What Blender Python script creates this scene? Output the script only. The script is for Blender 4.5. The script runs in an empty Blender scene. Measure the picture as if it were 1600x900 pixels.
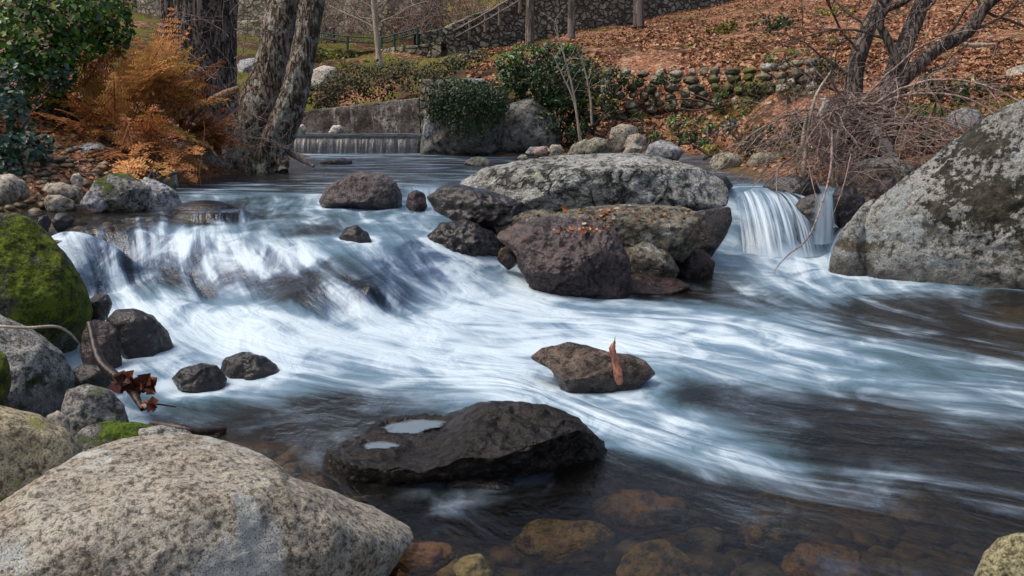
import bpy, math, random
import numpy as np
from mathutils import Vector

# ------------------------------------------------------------------ camera, sky, sun, exposure
SC = bpy.context.scene
COL = SC.collection
R = math.radians
F = 1385.0            # focal length in pixels of the 1600 px wide photograph
CAMH = 1.35
PITCH = math.atan(285.0 / F)
cam_d = bpy.data.cameras.new('camera')
cam = bpy.data.objects.new('camera', cam_d)
COL.objects.link(cam)
cam.location = (0, 0, CAMH)
cam.rotation_euler = (math.pi / 2 - PITCH, 0, 0)
cam_d.sensor_width = 36
cam_d.lens = 36 * F / 1600
cam_d.clip_start = 0.05
cam_d.clip_end = 500
SC.camera = cam

SUN_EL, SUN_AZ = R(58), R(-98)       # azimuth from +Y towards +X
world = bpy.data.worlds.new('World')
SC.world = world
world.use_nodes = True
wn = world.node_tree
sky = wn.nodes.new('ShaderNodeTexSky')
sky.sky_type = 'NISHITA'
sky.sun_disc = False
sky.sun_elevation = SUN_EL
sky.sun_rotation = SUN_AZ
sky.air_density = 1.0
sky.dust_density = 5.0
sky.ozone_density = .6
wn.links.new(sky.outputs[0], wn.nodes['Background'].inputs[0])
wn.nodes['Background'].inputs[1].default_value = 0.145
sl = bpy.data.lights.new('sun', 'SUN')
sl.energy = 1.9
sl.angle = R(26)
sl.color = (1.0, 0.93, 0.84)
so = bpy.data.objects.new('sun', sl)
COL.objects.link(so)
sd = Vector((math.sin(SUN_AZ) * math.cos(SUN_EL), math.cos(SUN_AZ) * math.cos(SUN_EL), math.sin(SUN_EL)))
so.rotation_euler = sd.to_track_quat('Z', 'Y').to_euler()
SC.view_settings.view_transform = 'Standard'
SC.view_settings.look = 'None'
SC.view_settings.gamma = 1
SC.view_settings.exposure = 0.36
SC.cycles.max_bounces = 6
SC.cycles.diffuse_bounces = 3
SC.cycles.glossy_bounces = 3
SC.cycles.transparent_max_bounces = 12
SC.cycles.use_denoising = True

# ------------------------------------------------------------------ pixel <-> world helpers
CAM = np.array([0, 0, CAMH])
RT = np.array([1.0, 0, 0])
FW = np.array([0, math.cos(PITCH), -math.sin(PITCH)])
UP = np.array([0, math.sin(PITCH), math.cos(PITCH)])
def ray(px, py):
    return FW + (px - 800) / F * RT + (450 - py) / F * UP
def W(px, py, Y):                     # point seen at that pixel, Y metres ahead
    d = ray(px, py)
    return CAM + d * (Y / d[1])
def WZ(px, py, z):                    # point seen at that pixel, on the level z
    d = ray(px, py)
    return CAM + d * ((z - CAMH) / d[2])

# ------------------------------------------------------------------ noise
_r = np.random.RandomState(11)
_perm = np.concatenate([_r.permutation(256)] * 3)
_g = _r.normal(size=(256, 3)); _g /= np.linalg.norm(_g, axis=1)[:, None]
def perlin(P):
    P = np.asarray(P, float)
    i = np.floor(P).astype(np.int64); f = P - i; i &= 255
    u = f * f * f * (f * (f * 6 - 15) + 10)
    out = np.zeros(len(P))
    for dx in (0, 1):
        wx = u[:, 0] if dx else 1 - u[:, 0]
        for dy in (0, 1):
            wy = u[:, 1] if dy else 1 - u[:, 1]
            for dz in (0, 1):
                wz = u[:, 2] if dz else 1 - u[:, 2]
                h = _perm[_perm[_perm[(i[:, 0] + dx) & 255] + ((i[:, 1] + dy) & 255)] + ((i[:, 2] + dz) & 255)]
                g = _g[h]
                out += wx * wy * wz * (g[:, 0] * (f[:, 0] - dx) + g[:, 1] * (f[:, 1] - dy) + g[:, 2] * (f[:, 2] - dz))
    return out * 1.5
def fbm(P, o=4, gain=.5):
    a, s, t = 1.0, 1.0, 0
    for k in range(o):
        t = t + a * perlin(P * s + 17.3 * k); a *= gain; s *= 2.03
    return t
def ridge(P, o=4):
    a, s, t = 1.0, 1.0, 0
    for k in range(o):
        t = t + a * (1 - 2 * np.abs(perlin(P * s + 9.1 * k))); a *= .5; s *= 2.1
    return t
def sstep(x, a, b):
    t = np.clip((x - a) / (b - a), 0, 1)
    return t * t * (3 - 2 * t)

class RBF:                            # smooth surface through scattered control points
    def __init__(s, pts, val, lam=0.0):
        s.p = np.array(pts, float); n = len(s.p)
        A = np.linalg.norm(s.p[:, None] - s.p[None], axis=2) + 0.0
        A[np.arange(n), np.arange(n)] -= lam
        Q = np.hstack([np.ones((n, 1)), s.p])
        M = np.zeros((n + 3, n + 3)); M[:n, :n] = A; M[:n, n:] = Q; M[n:, :n] = Q.T
        s.w = np.linalg.lstsq(M, np.concatenate([np.array(val, float), np.zeros(3)]), rcond=None)[0]
    def __call__(s, X):
        X = np.asarray(X, float); out = np.empty(len(X)); n = len(s.p)
        for a in range(0, len(X), 40000):
            x = X[a:a + 40000]
            d = np.sqrt((x[:, 0:1] - s.p[:, 0]) ** 2 + (x[:, 1:2] - s.p[:, 1]) ** 2 + 1e-4)
            out[a:a + 40000] = d @ s.w[:n] + s.w[n] + x @ s.w[n + 1:]
        return out

# ------------------------------------------------------------------ object helpers
def tag(o, label=None, cat=None, group=None, kind=None):
    if label: o['label'] = label
    if cat: o['category'] = cat
    if group: o['group'] = group
    if kind: o['kind'] = kind
    return o
def empty(name, loc, label, cat, group=None):
    o = bpy.data.objects.new(name, None)
    o.location = Vector([float(v) for v in loc]); o.empty_display_size = .1
    COL.objects.link(o)
    return tag(o, label, cat, group)
def mesh(name, V, Fc, mat, parent=None, smooth=True, attrs=None):
    """V (n,3), Fc (m,3|4) int arrays -> ONE mesh object"""
    V = np.ascontiguousarray(V, dtype=np.float32); Fc = np.asarray(Fc, dtype=np.int32)
    if parent is not None:
        V = V - np.array(parent.location, dtype=np.float32)
    me = bpy.data.meshes.new(name)
    k = Fc.shape[1]
    me.vertices.add(len(V)); me.vertices.foreach_set('co', V.ravel())
    me.loops.add(Fc.size); me.loops.foreach_set('vertex_index', Fc.ravel())
    me.polygons.add(len(Fc))
    me.polygons.foreach_set('loop_start', np.arange(0, Fc.size, k, dtype=np.int32))
    me.polygons.foreach_set('loop_total', np.full(len(Fc), k, dtype=np.int32))
    me.polygons.foreach_set('use_smooth', np.full(len(Fc), smooth, dtype=bool))
    me.update(calc_edges=True)
    for an, av in (attrs or {}).items():
        av = np.asarray(av, dtype=np.float32)
        if av.ndim == 1:
            at = me.attributes.new(an, 'FLOAT', 'POINT'); at.data.foreach_set('value', av)
        else:
            at = me.attributes.new(an, 'FLOAT_VECTOR', 'POINT'); at.data.foreach_set('vector', np.ascontiguousarray(av).ravel())
    if mat: me.materials.append(mat)
    o = bpy.data.objects.new(name, me)
    COL.objects.link(o)
    if parent is not None: o.parent = parent
    return o
def grid_faces(nr, nc):
    i = np.arange((nr - 1) * (nc - 1)); r = i // (nc - 1); c = i % (nc - 1); a = r * nc + c
    return np.stack([a, a + 1, a + nc + 1, a + nc], 1)
class Bag:                            # collects triangles/quads of one mesh
    def __init__(s): s.V = []; s.F = []; s.A = []; s.n = 0
    def add(s, V, Fq, a=None):
        s.V.append(V); s.F.append(np.asarray(Fq) + s.n); s.n += len(V)
        s.A.append(np.full(len(V), 0.5) if a is None else (np.full(len(V), a) if np.isscalar(a) else a))
    def build(s, name, mat, parent=None, smooth=True):
        return mesh(name, np.concatenate(s.V), np.concatenate(s.F), mat, parent, smooth, {'rnd': np.concatenate(s.A)})

def catmull(P, n):
    P = np.array(P, float)
    if len(P) == 2: return P[0] + (P[1] - P[0]) * np.linspace(0, 1, n)[:, None]
    Q = np.vstack([2 * P[0] - P[1], P, 2 * P[-1] - P[-2]])
    t = np.linspace(0, len(P) - 1 - 1e-6, n); k = t.astype(int); f = (t - k)[:, None]
    a, b, c, d = Q[k], Q[k + 1], Q[k + 2], Q[k + 3]
    return .5 * (2 * b + (c - a) * f + (2 * a - 5 * b + 4 * c - d) * f ** 2 + (3 * b - a - 3 * c + d) * f ** 3)
def tube(bag, P, r, sides=5, a=None, bark=0, seed=0, squash=None):
    P = np.asarray(P, float); n = len(P)
    r = np.broadcast_to(np.asarray(r, float), (n,))
    T = np.gradient(P, axis=0); T /= np.linalg.norm(T, axis=1)[:, None] + 1e-9
    ref = np.array([0.0, 1, 0]) if abs(T[0][1]) < .8 else np.array([1.0, 0, 0])
    N1 = np.cross(T, ref); N1 /= np.linalg.norm(N1, axis=1)[:, None] + 1e-9
    N2 = np.cross(T, N1)
    an = np.linspace(0, 2 * math.pi, sides, endpoint=False)
    D = N1[:, None] * np.cos(an)[None, :, None] + N2[:, None] * np.sin(an)[None, :, None]
    V = P[:, None] + D * r[:, None, None]
    if bark:
        s = np.concatenate([[0], np.cumsum(np.linalg.norm(np.diff(P, axis=0), axis=1))])
        Q = np.stack([(D[:, :, 0] * r[:, None]).ravel() * 16, (D[:, :, 1] * r[:, None] + D[:, :, 2] * r[:, None]).ravel() * 16, np.repeat(s, sides) * 3.2], 1) + seed
        q = (ridge(Q, 3) * .55 + fbm(Q * .18, 3) * 1.3).reshape(n, sides)
        V = V + D * (q * bark)[:, :, None]
    i = np.arange(n - 1)[:, None] * sides; j = np.arange(sides)[None]; j2 = (j + 1) % sides
    Fq = np.stack([i + j, i + j2, i + sides + j2, i + sides + j], 2).reshape(-1, 4)
    bag.add(V.reshape(-1, 3), Fq, a)

def leaves(bag, C, Nn, size, rng, shape='ovate', curl=.25, asp=.62):
    """one folded leaf per centre; Nn = facing direction"""
    C = np.asarray(C, float); n = len(C)
    Nn = Nn / (np.linalg.norm(Nn, axis=1)[:, None] + 1e-9)
    A = rng.normal(size=(n, 3)); A -= (A * Nn).sum(1)[:, None] * Nn; A /= np.linalg.norm(A, axis=1)[:, None] + 1e-9
    B = np.cross(Nn, A)
    s = (size * rng.uniform(.6, 1.3, n))[:, None] if np.isscalar(size) else size[:, None]
    c = curl * rng.uniform(-.6, 1.4, n)[:, None]
    w = asp
    if shape == 'ovate':
        L = [(-.5, 0, 0), (-.22, .42, 1), (.18, .38, 1), (.55, 0, -.5), (.18, -.38, 1), (-.22, -.42, 1)]
    else:
        L = [(-.5, 0, 0), (-.1, .5, 1), (0.3, .22, .6), (.55, 0, 0), (0.3, -.22, .6), (-.1, -.5, 1)]
    V = np.stack([C + s * (A * l[0] + B * (l[1] * w * 1.3) + Nn * l[2] * c * .5) for l in L], 1).reshape(-1, 3)
    b = np.arange(n)[:, None] * 6
    Fq = np.concatenate([b + np.array([[0, 3, 2, 1]]), b + np.array([[0, 5, 4, 3]])])
    bag.add(V, Fq, np.repeat(rng.uniform(0, 1, n), 6))

# ------------------------------------------------------------------ node helpers
class NT:
    def __init__(s, name):
        s.m = bpy.data.materials.new(name); s.m.use_nodes = True
        s.t = s.m.node_tree; s.t.nodes.clear()
        s.out = s.t.nodes.new('ShaderNodeOutputMaterial')
    def n(s, typ, **kw):
        nd = s.t.nodes.new('ShaderNode' + typ)
        for k, v in kw.items():
            if k.startswith('_'): setattr(nd, k[1:], v)
            else:
                key = k.replace('__', ' ')
                s.set(nd.inputs[int(key[1:]) if key[0] == 'i' and key[1:].isdigit() else key], v)
        return nd
    def set(s, inp, v):
        if isinstance(v, bpy.types.NodeSocket): s.t.links.new(v, inp)
        elif isinstance(v, (tuple, list)) and len(v) == 3 and inp.type == 'RGBA': inp.default_value = (*v, 1)
        else: inp.default_value = v
    def math(s, op, a, b=0.0, c=0.0, clamp=False):
        nd = s.n('Math', _operation=op, _use_clamp=clamp, i0=a, i1=b)
        if op in ('MULTIPLY_ADD', 'SMOOTH_MIN'): s.set(nd.inputs[2], c)
        return nd.outputs[0]
    def vmath(s, op, a, b=(0, 0, 0)):
        return s.n('VectorMath', _operation=op, i0=a, i1=b).outputs[0]
    def mix(s, f, a, b, blend='MIX'):
        nd = s.t.nodes.new('ShaderNodeMix'); nd.data_type = 'RGBA'; nd.blend_type = blend; nd.clamp_factor = True
        s.set(nd.inputs[0], f); s.set(nd.inputs[6], a); s.set(nd.inputs[7], b)
        return nd.outputs[2]
    def noise(s, v, scale, detail=4, rough=.55, dist=0.0):
        nd = s.n('TexNoise', Vector=v, Scale=scale, Detail=detail, Roughness=rough, Distortion=dist)
        return nd.outputs[0]
    def ss(s, x, a, b):
        nd = s.t.nodes.new('ShaderNodeMapRange'); nd.interpolation_type = 'SMOOTHSTEP'
        s.set(nd.inputs[0], x); nd.inputs[1].default_value = a; nd.inputs[2].default_value = b
        return nd.outputs[0]
    def ramp(s, x, stops):
        nd = s.t.nodes.new('ShaderNodeValToRGB'); s.set(nd.inputs[0], x)
        cr = nd.color_ramp
        while len(cr.elements) < len(stops): cr.elements.new(.5)
        for e, (p, c) in zip(cr.elements, stops):
            e.position = p; e.color = (*c, 1)
        return nd.outputs[0]
    def attr(s, name, fac=True):
        nd = s.t.nodes.new('ShaderNodeAttribute'); nd.attribute_name = name
        return nd.outputs['Fac'] if fac else nd.outputs['Vector']
    def pos(s): return s.n('NewGeometry').outputs['Position']
    def bsdf(s, color, rough=.8, spec=.5, normal=None, **kw):
        nd = s.n('BsdfPrincipled'); s.set(nd.inputs['Base Color'], color); s.set(nd.inputs['Roughness'], rough)
        s.set(nd.inputs['Specular IOR Level'], spec)
        if normal: s.set(nd.inputs['Normal'], normal)
        for k, v in kw.items(): s.set(nd.inputs[k.replace('__', ' ')], v)
        return nd.outputs[0]
    def bump(s, h, strength=.5, dist=.02, normal=None):
        nd = s.n('Bump', Strength=strength, Distance=dist, Height=h)
        if normal: s.set(nd.inputs['Normal'], normal)
        return nd.outputs[0]
    def done(s, sh):
        s.t.links.new(sh, s.out.inputs[0]); return s.m

def rock_mat(name, c1, c2, speck=.5, sscale=90, blotch=3.0, lichen=None, moss=None, wet=None, rough=.85, bumpd=.012, bs=22,
             stain=None, veins=0, mosspos=None, minerals=None, patches=(), coat=0.0):
    """c1,c2 base tones; lichen=(colour,amount,scale); moss=(colour dark,colour light,amount,upbias); wet=(z,band,darken,roughness)"""
    t = NT(name); P = t.pos()
    n1 = t.noise(P, blotch, 7, .62)
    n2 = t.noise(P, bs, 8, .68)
    n3 = t.noise(P, sscale, 3, .7)
    col = t.mix(t.ss(n1, .36, .64), c1, c2)
    if stain:
        col = t.mix(t.math('MULTIPLY', t.ss(t.noise(P, stain[2], 6, .6, .6), .66 - stain[1] * .3, .74 - stain[1] * .2), .8), col, stain[0])
    col = t.mix(t.math('MULTIPLY', t.ss(n2, .35, .7), .55), col, tuple(v * 1.55 for v in c2))
    col = t.mix(t.math('MULTIPLY', t.ss(n2, .53, .37), .85), col, tuple(v * .22 for v in c1))  # crevice shade put into the colour: hollows of the bump noise darkened
    sp = t.ss(n3, .52, .34)
    col = t.mix(t.math('MULTIPLY', sp, speck), col, tuple(v * .18 for v in c1))
    sp2 = t.ss(n3, .58, .72)
    col = t.mix(t.math('MULTIPLY', sp2, speck * .8), col, tuple(min(1, v * 1.9) for v in c2))
    if minerals:                       # pale and dark inclusions a few cm wide
        v = t.n('TexVoronoi', Vector=t.vmath('ADD', P, t.n('TexNoise', Vector=P, Scale=30.0, Detail=3.0).outputs[1]), Scale=minerals[0], Randomness=1.0)
        vm = t.math('MULTIPLY', t.ss(v.outputs['Distance'], .26, .12), t.ss(t.n('SeparateColor', Color=v.outputs['Color']).outputs[0], .72, .78))
        vd = t.math('MULTIPLY', t.ss(v.outputs['Distance'], .2, .1), t.ss(t.n('SeparateColor', Color=v.outputs['Color']).outputs[1], .84, .88))
        col = t.mix(t.math('MULTIPLY', vm, .8), col, minerals[1]); col = t.mix(t.math('MULTIPLY', vd, .8), col, minerals[2])
    h = t.math('ADD', t.math('MULTIPLY', n2, 1.0), t.math('MULTIPLY', n3, .22))
    h = t.math('ADD', h, t.math('MULTIPLY', n1, 1.2))
    if veins:
        vc = t.n('TexVoronoi', _feature='DISTANCE_TO_EDGE', Vector=t.vmath('ADD', P, t.n('TexNoise', Vector=P, Scale=3.0, Detail=6.0).outputs[1]), Scale=veins)
        cr = t.math('MULTIPLY', t.ss(vc.outputs[0], .035, .004), t.ss(t.noise(P, 1.7, 2), .5, .58))
        col = t.mix(t.math('MULTIPLY', cr, .85), col, tuple(v * .12 for v in c1))
        h = t.math('SUBTRACT', h, t.math('MULTIPLY', cr, .9))
    r_ = rough; cw = coat
    if lichen:
        for li, (lc, la, ls) in enumerate(lichen if isinstance(lichen[0][0], tuple) else [lichen]):
            ln = t.noise(t.vmath('ADD', P, (3.1 * li, 5.2, 1.7)), ls, 9, .7, .3)
            lm = t.ss(ln, .64 - la * .3, .68 - la * .3)
            lm = t.math('MULTIPLY', lm, t.ss(n3, .30, .52))
            col = t.mix(t.math('MULTIPLY', lm, .88), col, lc)
            h = t.math('ADD', h, t.math('MULTIPLY', lm, .12))
    for pc, pr, pcol in patches:       # growth of another colour at one place of the surface
        q = t.vmath('MULTIPLY', t.vmath('SUBTRACT', P, tuple(float(v) for v in pc)), (1 / pr[0], .0, 1 / pr[1]))
        dd = t.n('VectorMath', _operation='LENGTH', i0=q).outputs['Value']
        pm = t.ss(t.math('ADD', dd, t.math('ADD', t.math('MULTIPLY', t.math('SUBTRACT', t.noise(P, 4.5, 10, .78), .5), 5.0), t.math('MULTIPLY', t.math('SUBTRACT', n2, .5), 1.6))), 1.0, .9)
        col = t.mix(t.math('MULTIPLY', pm, .93), col, t.mix(t.ss(n2, .35, .65), pcol, tuple(v * 3.0 for v in pcol)))
        h = t.math('ADD', h, t.math('MULTIPLY', pm, .5))
    if wet:
        z = t.n('SeparateXYZ', Vector=P).outputs[2]
        wz = t.math('ADD', z, t.math('MULTIPLY', t.math('SUBTRACT', t.noise(P, 5, 4), .5), wet[1] * 1.6))
        wm = t.ss(wz, wet[0] + wet[1], wet[0])
        col = t.mix(wm, col, t.mix(1.0, col, (wet[2], wet[2] * .93, wet[2] * .9), 'MULTIPLY'))
        r_ = t.math('ADD', t.math('MULTIPLY', wm, wet[3] - rough), rough)
        cw = t.math('MAXIMUM', t.math('MULTIPLY', wm, .6), coat)
        r_ = t.math('ADD', r_, t.math('MULTIPLY', t.math('SUBTRACT', n2, .5), .35), clamp=True)
    if moss:
        nz = t.n('SeparateXYZ', Vector=t.n('NewGeometry').outputs['Normal']).outputs[2]
        mn = t.noise(P, 4.5, 8, .65)
        m_ = t.math('ADD', t.math('ADD', mn, t.math('MULTIPLY', t.math('SUBTRACT', n2, .5), .35)), t.math('MULTIPLY', nz, moss[3]))
        if mosspos:
            dd = t.n('VectorMath', _operation='DISTANCE', i0=P, i1=tuple(float(v) for v in mosspos[0])).outputs['Value']
            m_ = t.math('ADD', m_, t.math('MULTIPLY', t.ss(dd, mosspos[1] * 1.3, mosspos[1] * .6), mosspos[2]))
        mm = t.ss(m_, .78 - moss[2], .88 - moss[2])
        mf = t.noise(P, 75, 5, .75); mg = t.noise(P, 13, 4, .7)
        mcol = t.mix(t.ss(t.math('ADD', t.math('MULTIPLY', mf, .5), t.math('MULTIPLY', mg, .6)), .42, .68), moss[0], moss[1])
        col = t.mix(mm, col, mcol)
        h = t.math('ADD', h, t.math('MULTIPLY', mm, t.math('ADD', t.math('MULTIPLY', mf, .9), t.math('ADD', t.math('MULTIPLY', mg, 1.2), .3))))
        if not isinstance(r_, float): r_ = t.math('MAXIMUM', r_, t.math('MULTIPLY', mm, .9))
    kw = {}
    if not isinstance(cw, float) or cw > 0:
        kw = {'Coat__Weight': cw, 'Coat__IOR': 1.42, 'Coat__Roughness': .07, 'Coat__Normal': t.bump(t.math('ADD', n2, n1), .5, bumpd)}
    return t.done(t.bsdf(col, r_, .3 if coat == 0 else .08, t.bump(h, 1.0, bumpd * 1.7), **kw))

def leaf_mat(name, stops, rough=.5, trans=.25, spec=.4):
    t = NT(name)
    c = t.ramp(t.attr('rnd'), stops)
    P = t.pos()
    c = t.mix(t.ss(t.noise(P, 2.2, 3), .35, .7), t.mix(1.0, c, (.6, .62, .55), 'MULTIPLY'), c)
    a = t.bsdf(c, rough, spec)
    b = t.n('BsdfTranslucent', Color=c).outputs[0]
    return t.done(t.n('MixShader', i0=trans, i1=a, i2=b).outputs[0])
# ------------------------------------------------------------------ water level field
UPZ = 0.55
wp = []
def wadd(z, pts):
    for px, py in pts:
        p = WZ(px, py, z); wp.append((p[0], p[1], z))
wadd(.55, [(430,243),(560,242),(700,243),(820,250),(700,262),(500,270),(350,270),(300,285),(600,280),(400,280),(1120,262),(1240,266),(1130,279),(1225,284),(900,262),(1000,262),(200,300),(1320,262),(0,300),(-200,300)])
wadd(.54, [(300,299),(420,296),(500,302),(640,287)])
wadd(.50, [(150,340),(60,345),(240,330),(-100,345),(-300,345)])
wadd(.49, [(250,346),(180,350)])
wadd(.485, [(320,327)]); wadd(.43, [(325,352)])
wadd(.46, [(400,328),(480,330)]); wadd(.45, [(560,330),(150,362),(90,362)]); wadd(.44, [(620,334),(660,338)])
wadd(.42, [(110,376),(200,369),(300,366),(380,371)]); wadd(.41, [(440,372),(520,366),(590,365)])
wadd(.38, [(450,388),(560,385),(640,375)]); wadd(.33, [(520,408),(600,398),(690,376)])
wadd(.26, [(580,440),(700,398),(760,392)])
wadd(.25, [(160,410),(260,410),(340,415),(430,420),(500,440)])
wadd(.15, [(650,445),(770,420),(560,470)])
wadd(.10, [(130,452),(200,462),(280,478),(420,470),(720,445),(800,435)])
wadd(.13, [(370,480),(420,500)])
wadd(.07, [(330,468),(540,494),(600,486),(700,470),(830,452),(250,520)]); wadd(.05, [(640,490),(340,525),(470,525)])
wadd(.03, [(860,470),(200,560),(420,555),(760,490),(180,520)])
wadd(.0, [(300,600),(500,600),(700,540),(900,500),(1100,480),(1300,500),(1600,520),(1600,700),(1600,900),(800,900),(400,700),(1200,700),(1150,430),(1250,450),(1000,470),(100,700),(-200,700),(-500,800),(-400,500),(500,800),(1900,560),(2300,560),(2300,900),(1800,480),(900,440),(1000,430),(1100,410),(1500,460),(700,1100),(1400,1100)])
wadd(.015, [(1170,398),(1240,400),(1310,396)])
# the ledge of the right hand fall
for px, y0, y1 in [(1120,8.75,8.35),(1180,8.75,8.4),(1240,8.7,8.4),(1310,8.7,8.4),(1400,8.6,8.2)]:
    a = W(px, 290, y0); wp.append((a[0], a[1], .53)); a = W(px, 330, y1); wp.append((a[0], a[1], .03))
wp = np.array(wp)
WF = RBF(wp[:, :2], wp[:, 2], .02)
MOUNDS = [(W(395, 486, 5.75), .42, .22), (W(255, 478, 5.7), .3, .16), (W(690, 452, 6.2), .4, .2), (W(320, 313, 7.15), .36, .24), (W(218, 335, 6.75), .30, .2), (W(115, 362, 6.1), .26, .12), (W(430, 352, 6.75), .3, .12), (W(480, 497, 5.4), .16, .1)]
def water_z(XY):
    z = np.minimum(np.clip(WF(XY), -0.02, UPZ), UPZ)
    for c, rx, ry in MOUNDS:           # water lifted over drowned stones
        d = ((XY[:, 0] - c[0]) / rx) ** 2 + ((XY[:, 1] - c[1]) / ry) ** 2
        m = c[2] - .10 * d; w = .02
        z = np.where(d < 4, np.maximum(z, m) + w * np.exp(-((z - m) / w) ** 2 / 2) * .5, z)
    return z
def hit(px, py):                     # where that line of sight meets the water
    d = ray(px, py); Y = np.linspace(1.6, 15.3, 900)
    P = CAM + d * (Y / d[1])[:, None]
    s = P[:, 2] - water_z(P[:, :2]); k = np.where(s < 0)[0]
    return P[k[0]] if len(k) else P[-1]

# ------------------------------------------------------------------ ground field
gp = []
def gadd(l):
    for px, py, Y in l: gp.append(tuple(W(px, py, Y)))
gadd([(-150,350,6.5),(-150,300,7.2),(0,305,7.1),(60,300,7.2),(150,322,7.0),(290,322,7.05),(100,262,8),(200,262,8.5),(300,272,10),(420,264,11),
 (100,200,9.5),(0,200,9),(200,200,10.5),(300,200,12),(370,225,12.5),(440,232,14.6),(250,120,15),(0,100,12),(360,150,18),(350,60,26),(450,100,24),
 (-400,200,9),(-400,0,14),(-600,-100,20),(-300,330,5),
 (660,148,17.0),(600,152,17.4),(500,168,17.7),(560,80,24),(450,60,28),(650,60,30),(700,110,20),(770,125,16.5),(700,88,27),
 (840,110,17),(900,78,22),(830,64,29),(1000,32,31),(1130,5,33),(700,0,45),(400,0,45),
 (950,113,17.5),(1050,108,17.5),(1160,100,17.2),(1250,110,15.5),(950,190,16.3),(1050,190,16.3),(1160,187,15.6),(950,176,16.9),(1050,176,16.9),
 (880,215,16),(845,238,14.8),(1000,240,14.4),(1130,254,12.2),(1230,252,11.2),(1300,232,10.5),(1400,232,10),(1300,262,9.4),(1360,290,8.8),(1420,270,9),
 (1500,200,10.5),(1600,170,11),(1750,150,9),(1900,250,7),(2100,400,5),(2500,500,4),
 (1200,60,22),(1300,60,20),(1400,100,15),(1500,100,15),(1600,100,14.5),(1300,140,13.5),(1300,0,27),(1600,0,24),(1600,-150,34),(1200,-60,40),(1900,0,20),(1900,-200,30)])
for x, y, z in [(-3.4,5.2,.38),(-2.8,5.0,.05),(-2.6,4,.0),(-2.0,3.2,-.05),(-1.5,2.2,-.1),(-3,3,.25),(-4.5,4,.7),(-3,1,.3),(0,0,-.15),(1.5,.5,-.3),(-5,0,.6),(4,0,-.3),(8,1,.5),(0,-4,.3),(8,-4,.8),(-6,-5,.8)]:
    gp.append((x, y, z))
for x, y, z in [(-.6,2.3,-.22),(0,2.6,-.3),(.9,2.5,-.3),(1.8,2.6,-.5),(3,3,-.8),(4.5,3.4,-.6),(-.8,3.6,-.22),(.5,4,-.4),(2,4.2,-.55),(3.7,4.6,-.75),(5,5,-.35),(1,5.2,-.4),(2.5,6,-.6),(-1,5,-.3),(-2,5.2,-.15),(0,6,-.2),(2.6,7.4,-.35),(3.3,7.8,-.3),(1.6,6.8,-.3)]:
    gp.append((x, y, z))
for px, py in [(430,243),(560,242),(700,250),(820,250),(500,270),(350,285),(600,285),(1180,266),(1000,262),(420,300),(250,332)]:
    p = WZ(px, py, .36); gp.append(tuple(p))
for px, py, z in [(110,376,.3),(300,366,.3),(440,372,.3),(600,365,.28),(700,398,.12),(500,440,.12),(260,410,.1),(280,478,-.05),(640,445,.0),(750,400,.1),(160,410,.08)]:
    p = WZ(px, py, z); gp.append(tuple(p))
for px in (455, 500, 545, 590, 640):
    gp.append((*W(px, 207, 16.4)[:2], .60)); gp.append((*W(px, 207, 16.75)[:2], .75))
    gp.append((*W(px, 207, 16.0)[:2], .62)); gp.append((*W(px, 207, 15.3)[:2], .5))
gp = np.array(gp)
GF = RBF(gp[:, :2], gp[:, 2], .05)
def ground_z(XY):
    XY = np.asarray(XY, float); z = GF(XY)
    P = np.stack([XY[:, 0], XY[:, 1], np.zeros(len(XY))], 1)
    bank = sstep(z, .58, 1.0)
    z = z + fbm(P * 1.1, 4) * (.035 + .07 * bank) + fbm(P * .35 + 5, 2) * .12 * bank + fbm(P * 5, 3) * .018
    wz = WF(XY)
    tier = (XY[:, 1] < 8.0) & (XY[:, 0] > -3.3) & (XY[:, 0] < .6) & (wz > .03)
    z = np.where(tier, np.minimum(z, wz - .05), z)
    return z
def gnd(px, py, Ymin=6.5, Ymax=45):  # where that line of sight meets the ground
    d = ray(px, py); Y = np.geomspace(Ymin, Ymax, 700)
    P = CAM + d * (Y / d[1])[:, None]
    k = np.where(P[:, 2] - ground_z(P[:, :2]) < 0)[0]
    return P[k[0]] if len(k) else P[-1]

def axis(lo, a, b, hi, nd, no):
    t = np.linspace(0, 1, no + 1)[1:]
    return np.concatenate([(a - (a - lo) * t ** 2.2)[::-1], np.linspace(a, b, nd), b + (hi - b) * t ** 2.2])
gx = axis(-80, -6, 9, 80, 330, 70); gy = axis(-40, 1.2, 19, 95, 400, 110)
XX, YY = np.meshgrid(gx, gy)
XY = np.stack([XX.ravel(), YY.ravel()], 1)
zz = ground_z(XY)
# let the far hills keep rising beyond what the photograph frames
far = np.clip(YY.ravel() - 36, 0, 80); zz = zz + far * .04
lim = CAMH + .22 * np.maximum(YY.ravel(), 14)
zz = np.where(zz > lim, lim + (zz - lim) * .08, zz)
GZ_grid = zz.reshape(XX.shape)

t = NT('leaf_strewn_earth'); P = t.pos()
vo = t.n('TexVoronoi', Vector=t.vmath('ADD', P, t.vmath('MULTIPLY', t.n('TexNoise', Vector=P, Scale=9.0, Detail=3.0).outputs[1], (.12, .12, .12))), Scale=15.0)
vc = t.n('SeparateColor', Color=vo.outputs['Color'])
lc = t.ramp(vc.outputs[0], [(0, (.06, .033, .022)), (.3, (.18, .085, .05)), (.6, (.29, .13, .07)), (.85, (.38, .20, .12)), (1, (.38, .28, .2))])
earth = t.mix(t.noise(P, 9, 7, .7), (.018, .012, .008), (.11, .07, .04))
xx = t.n('SeparateXYZ', Vector=P)
cover = t.ss(t.math('SUBTRACT', t.math('ADD', t.noise(P, .7, 5, .6), t.math('MULTIPLY', vc.outputs[1], .18)), t.math('MULTIPLY', t.math('MULTIPLY', t.ss(xx.outputs[0], 2.5, .0), t.ss(xx.outputs[1], 13, 17)), .2)), .42, .56)
col = t.mix(cover, earth, lc)
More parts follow.
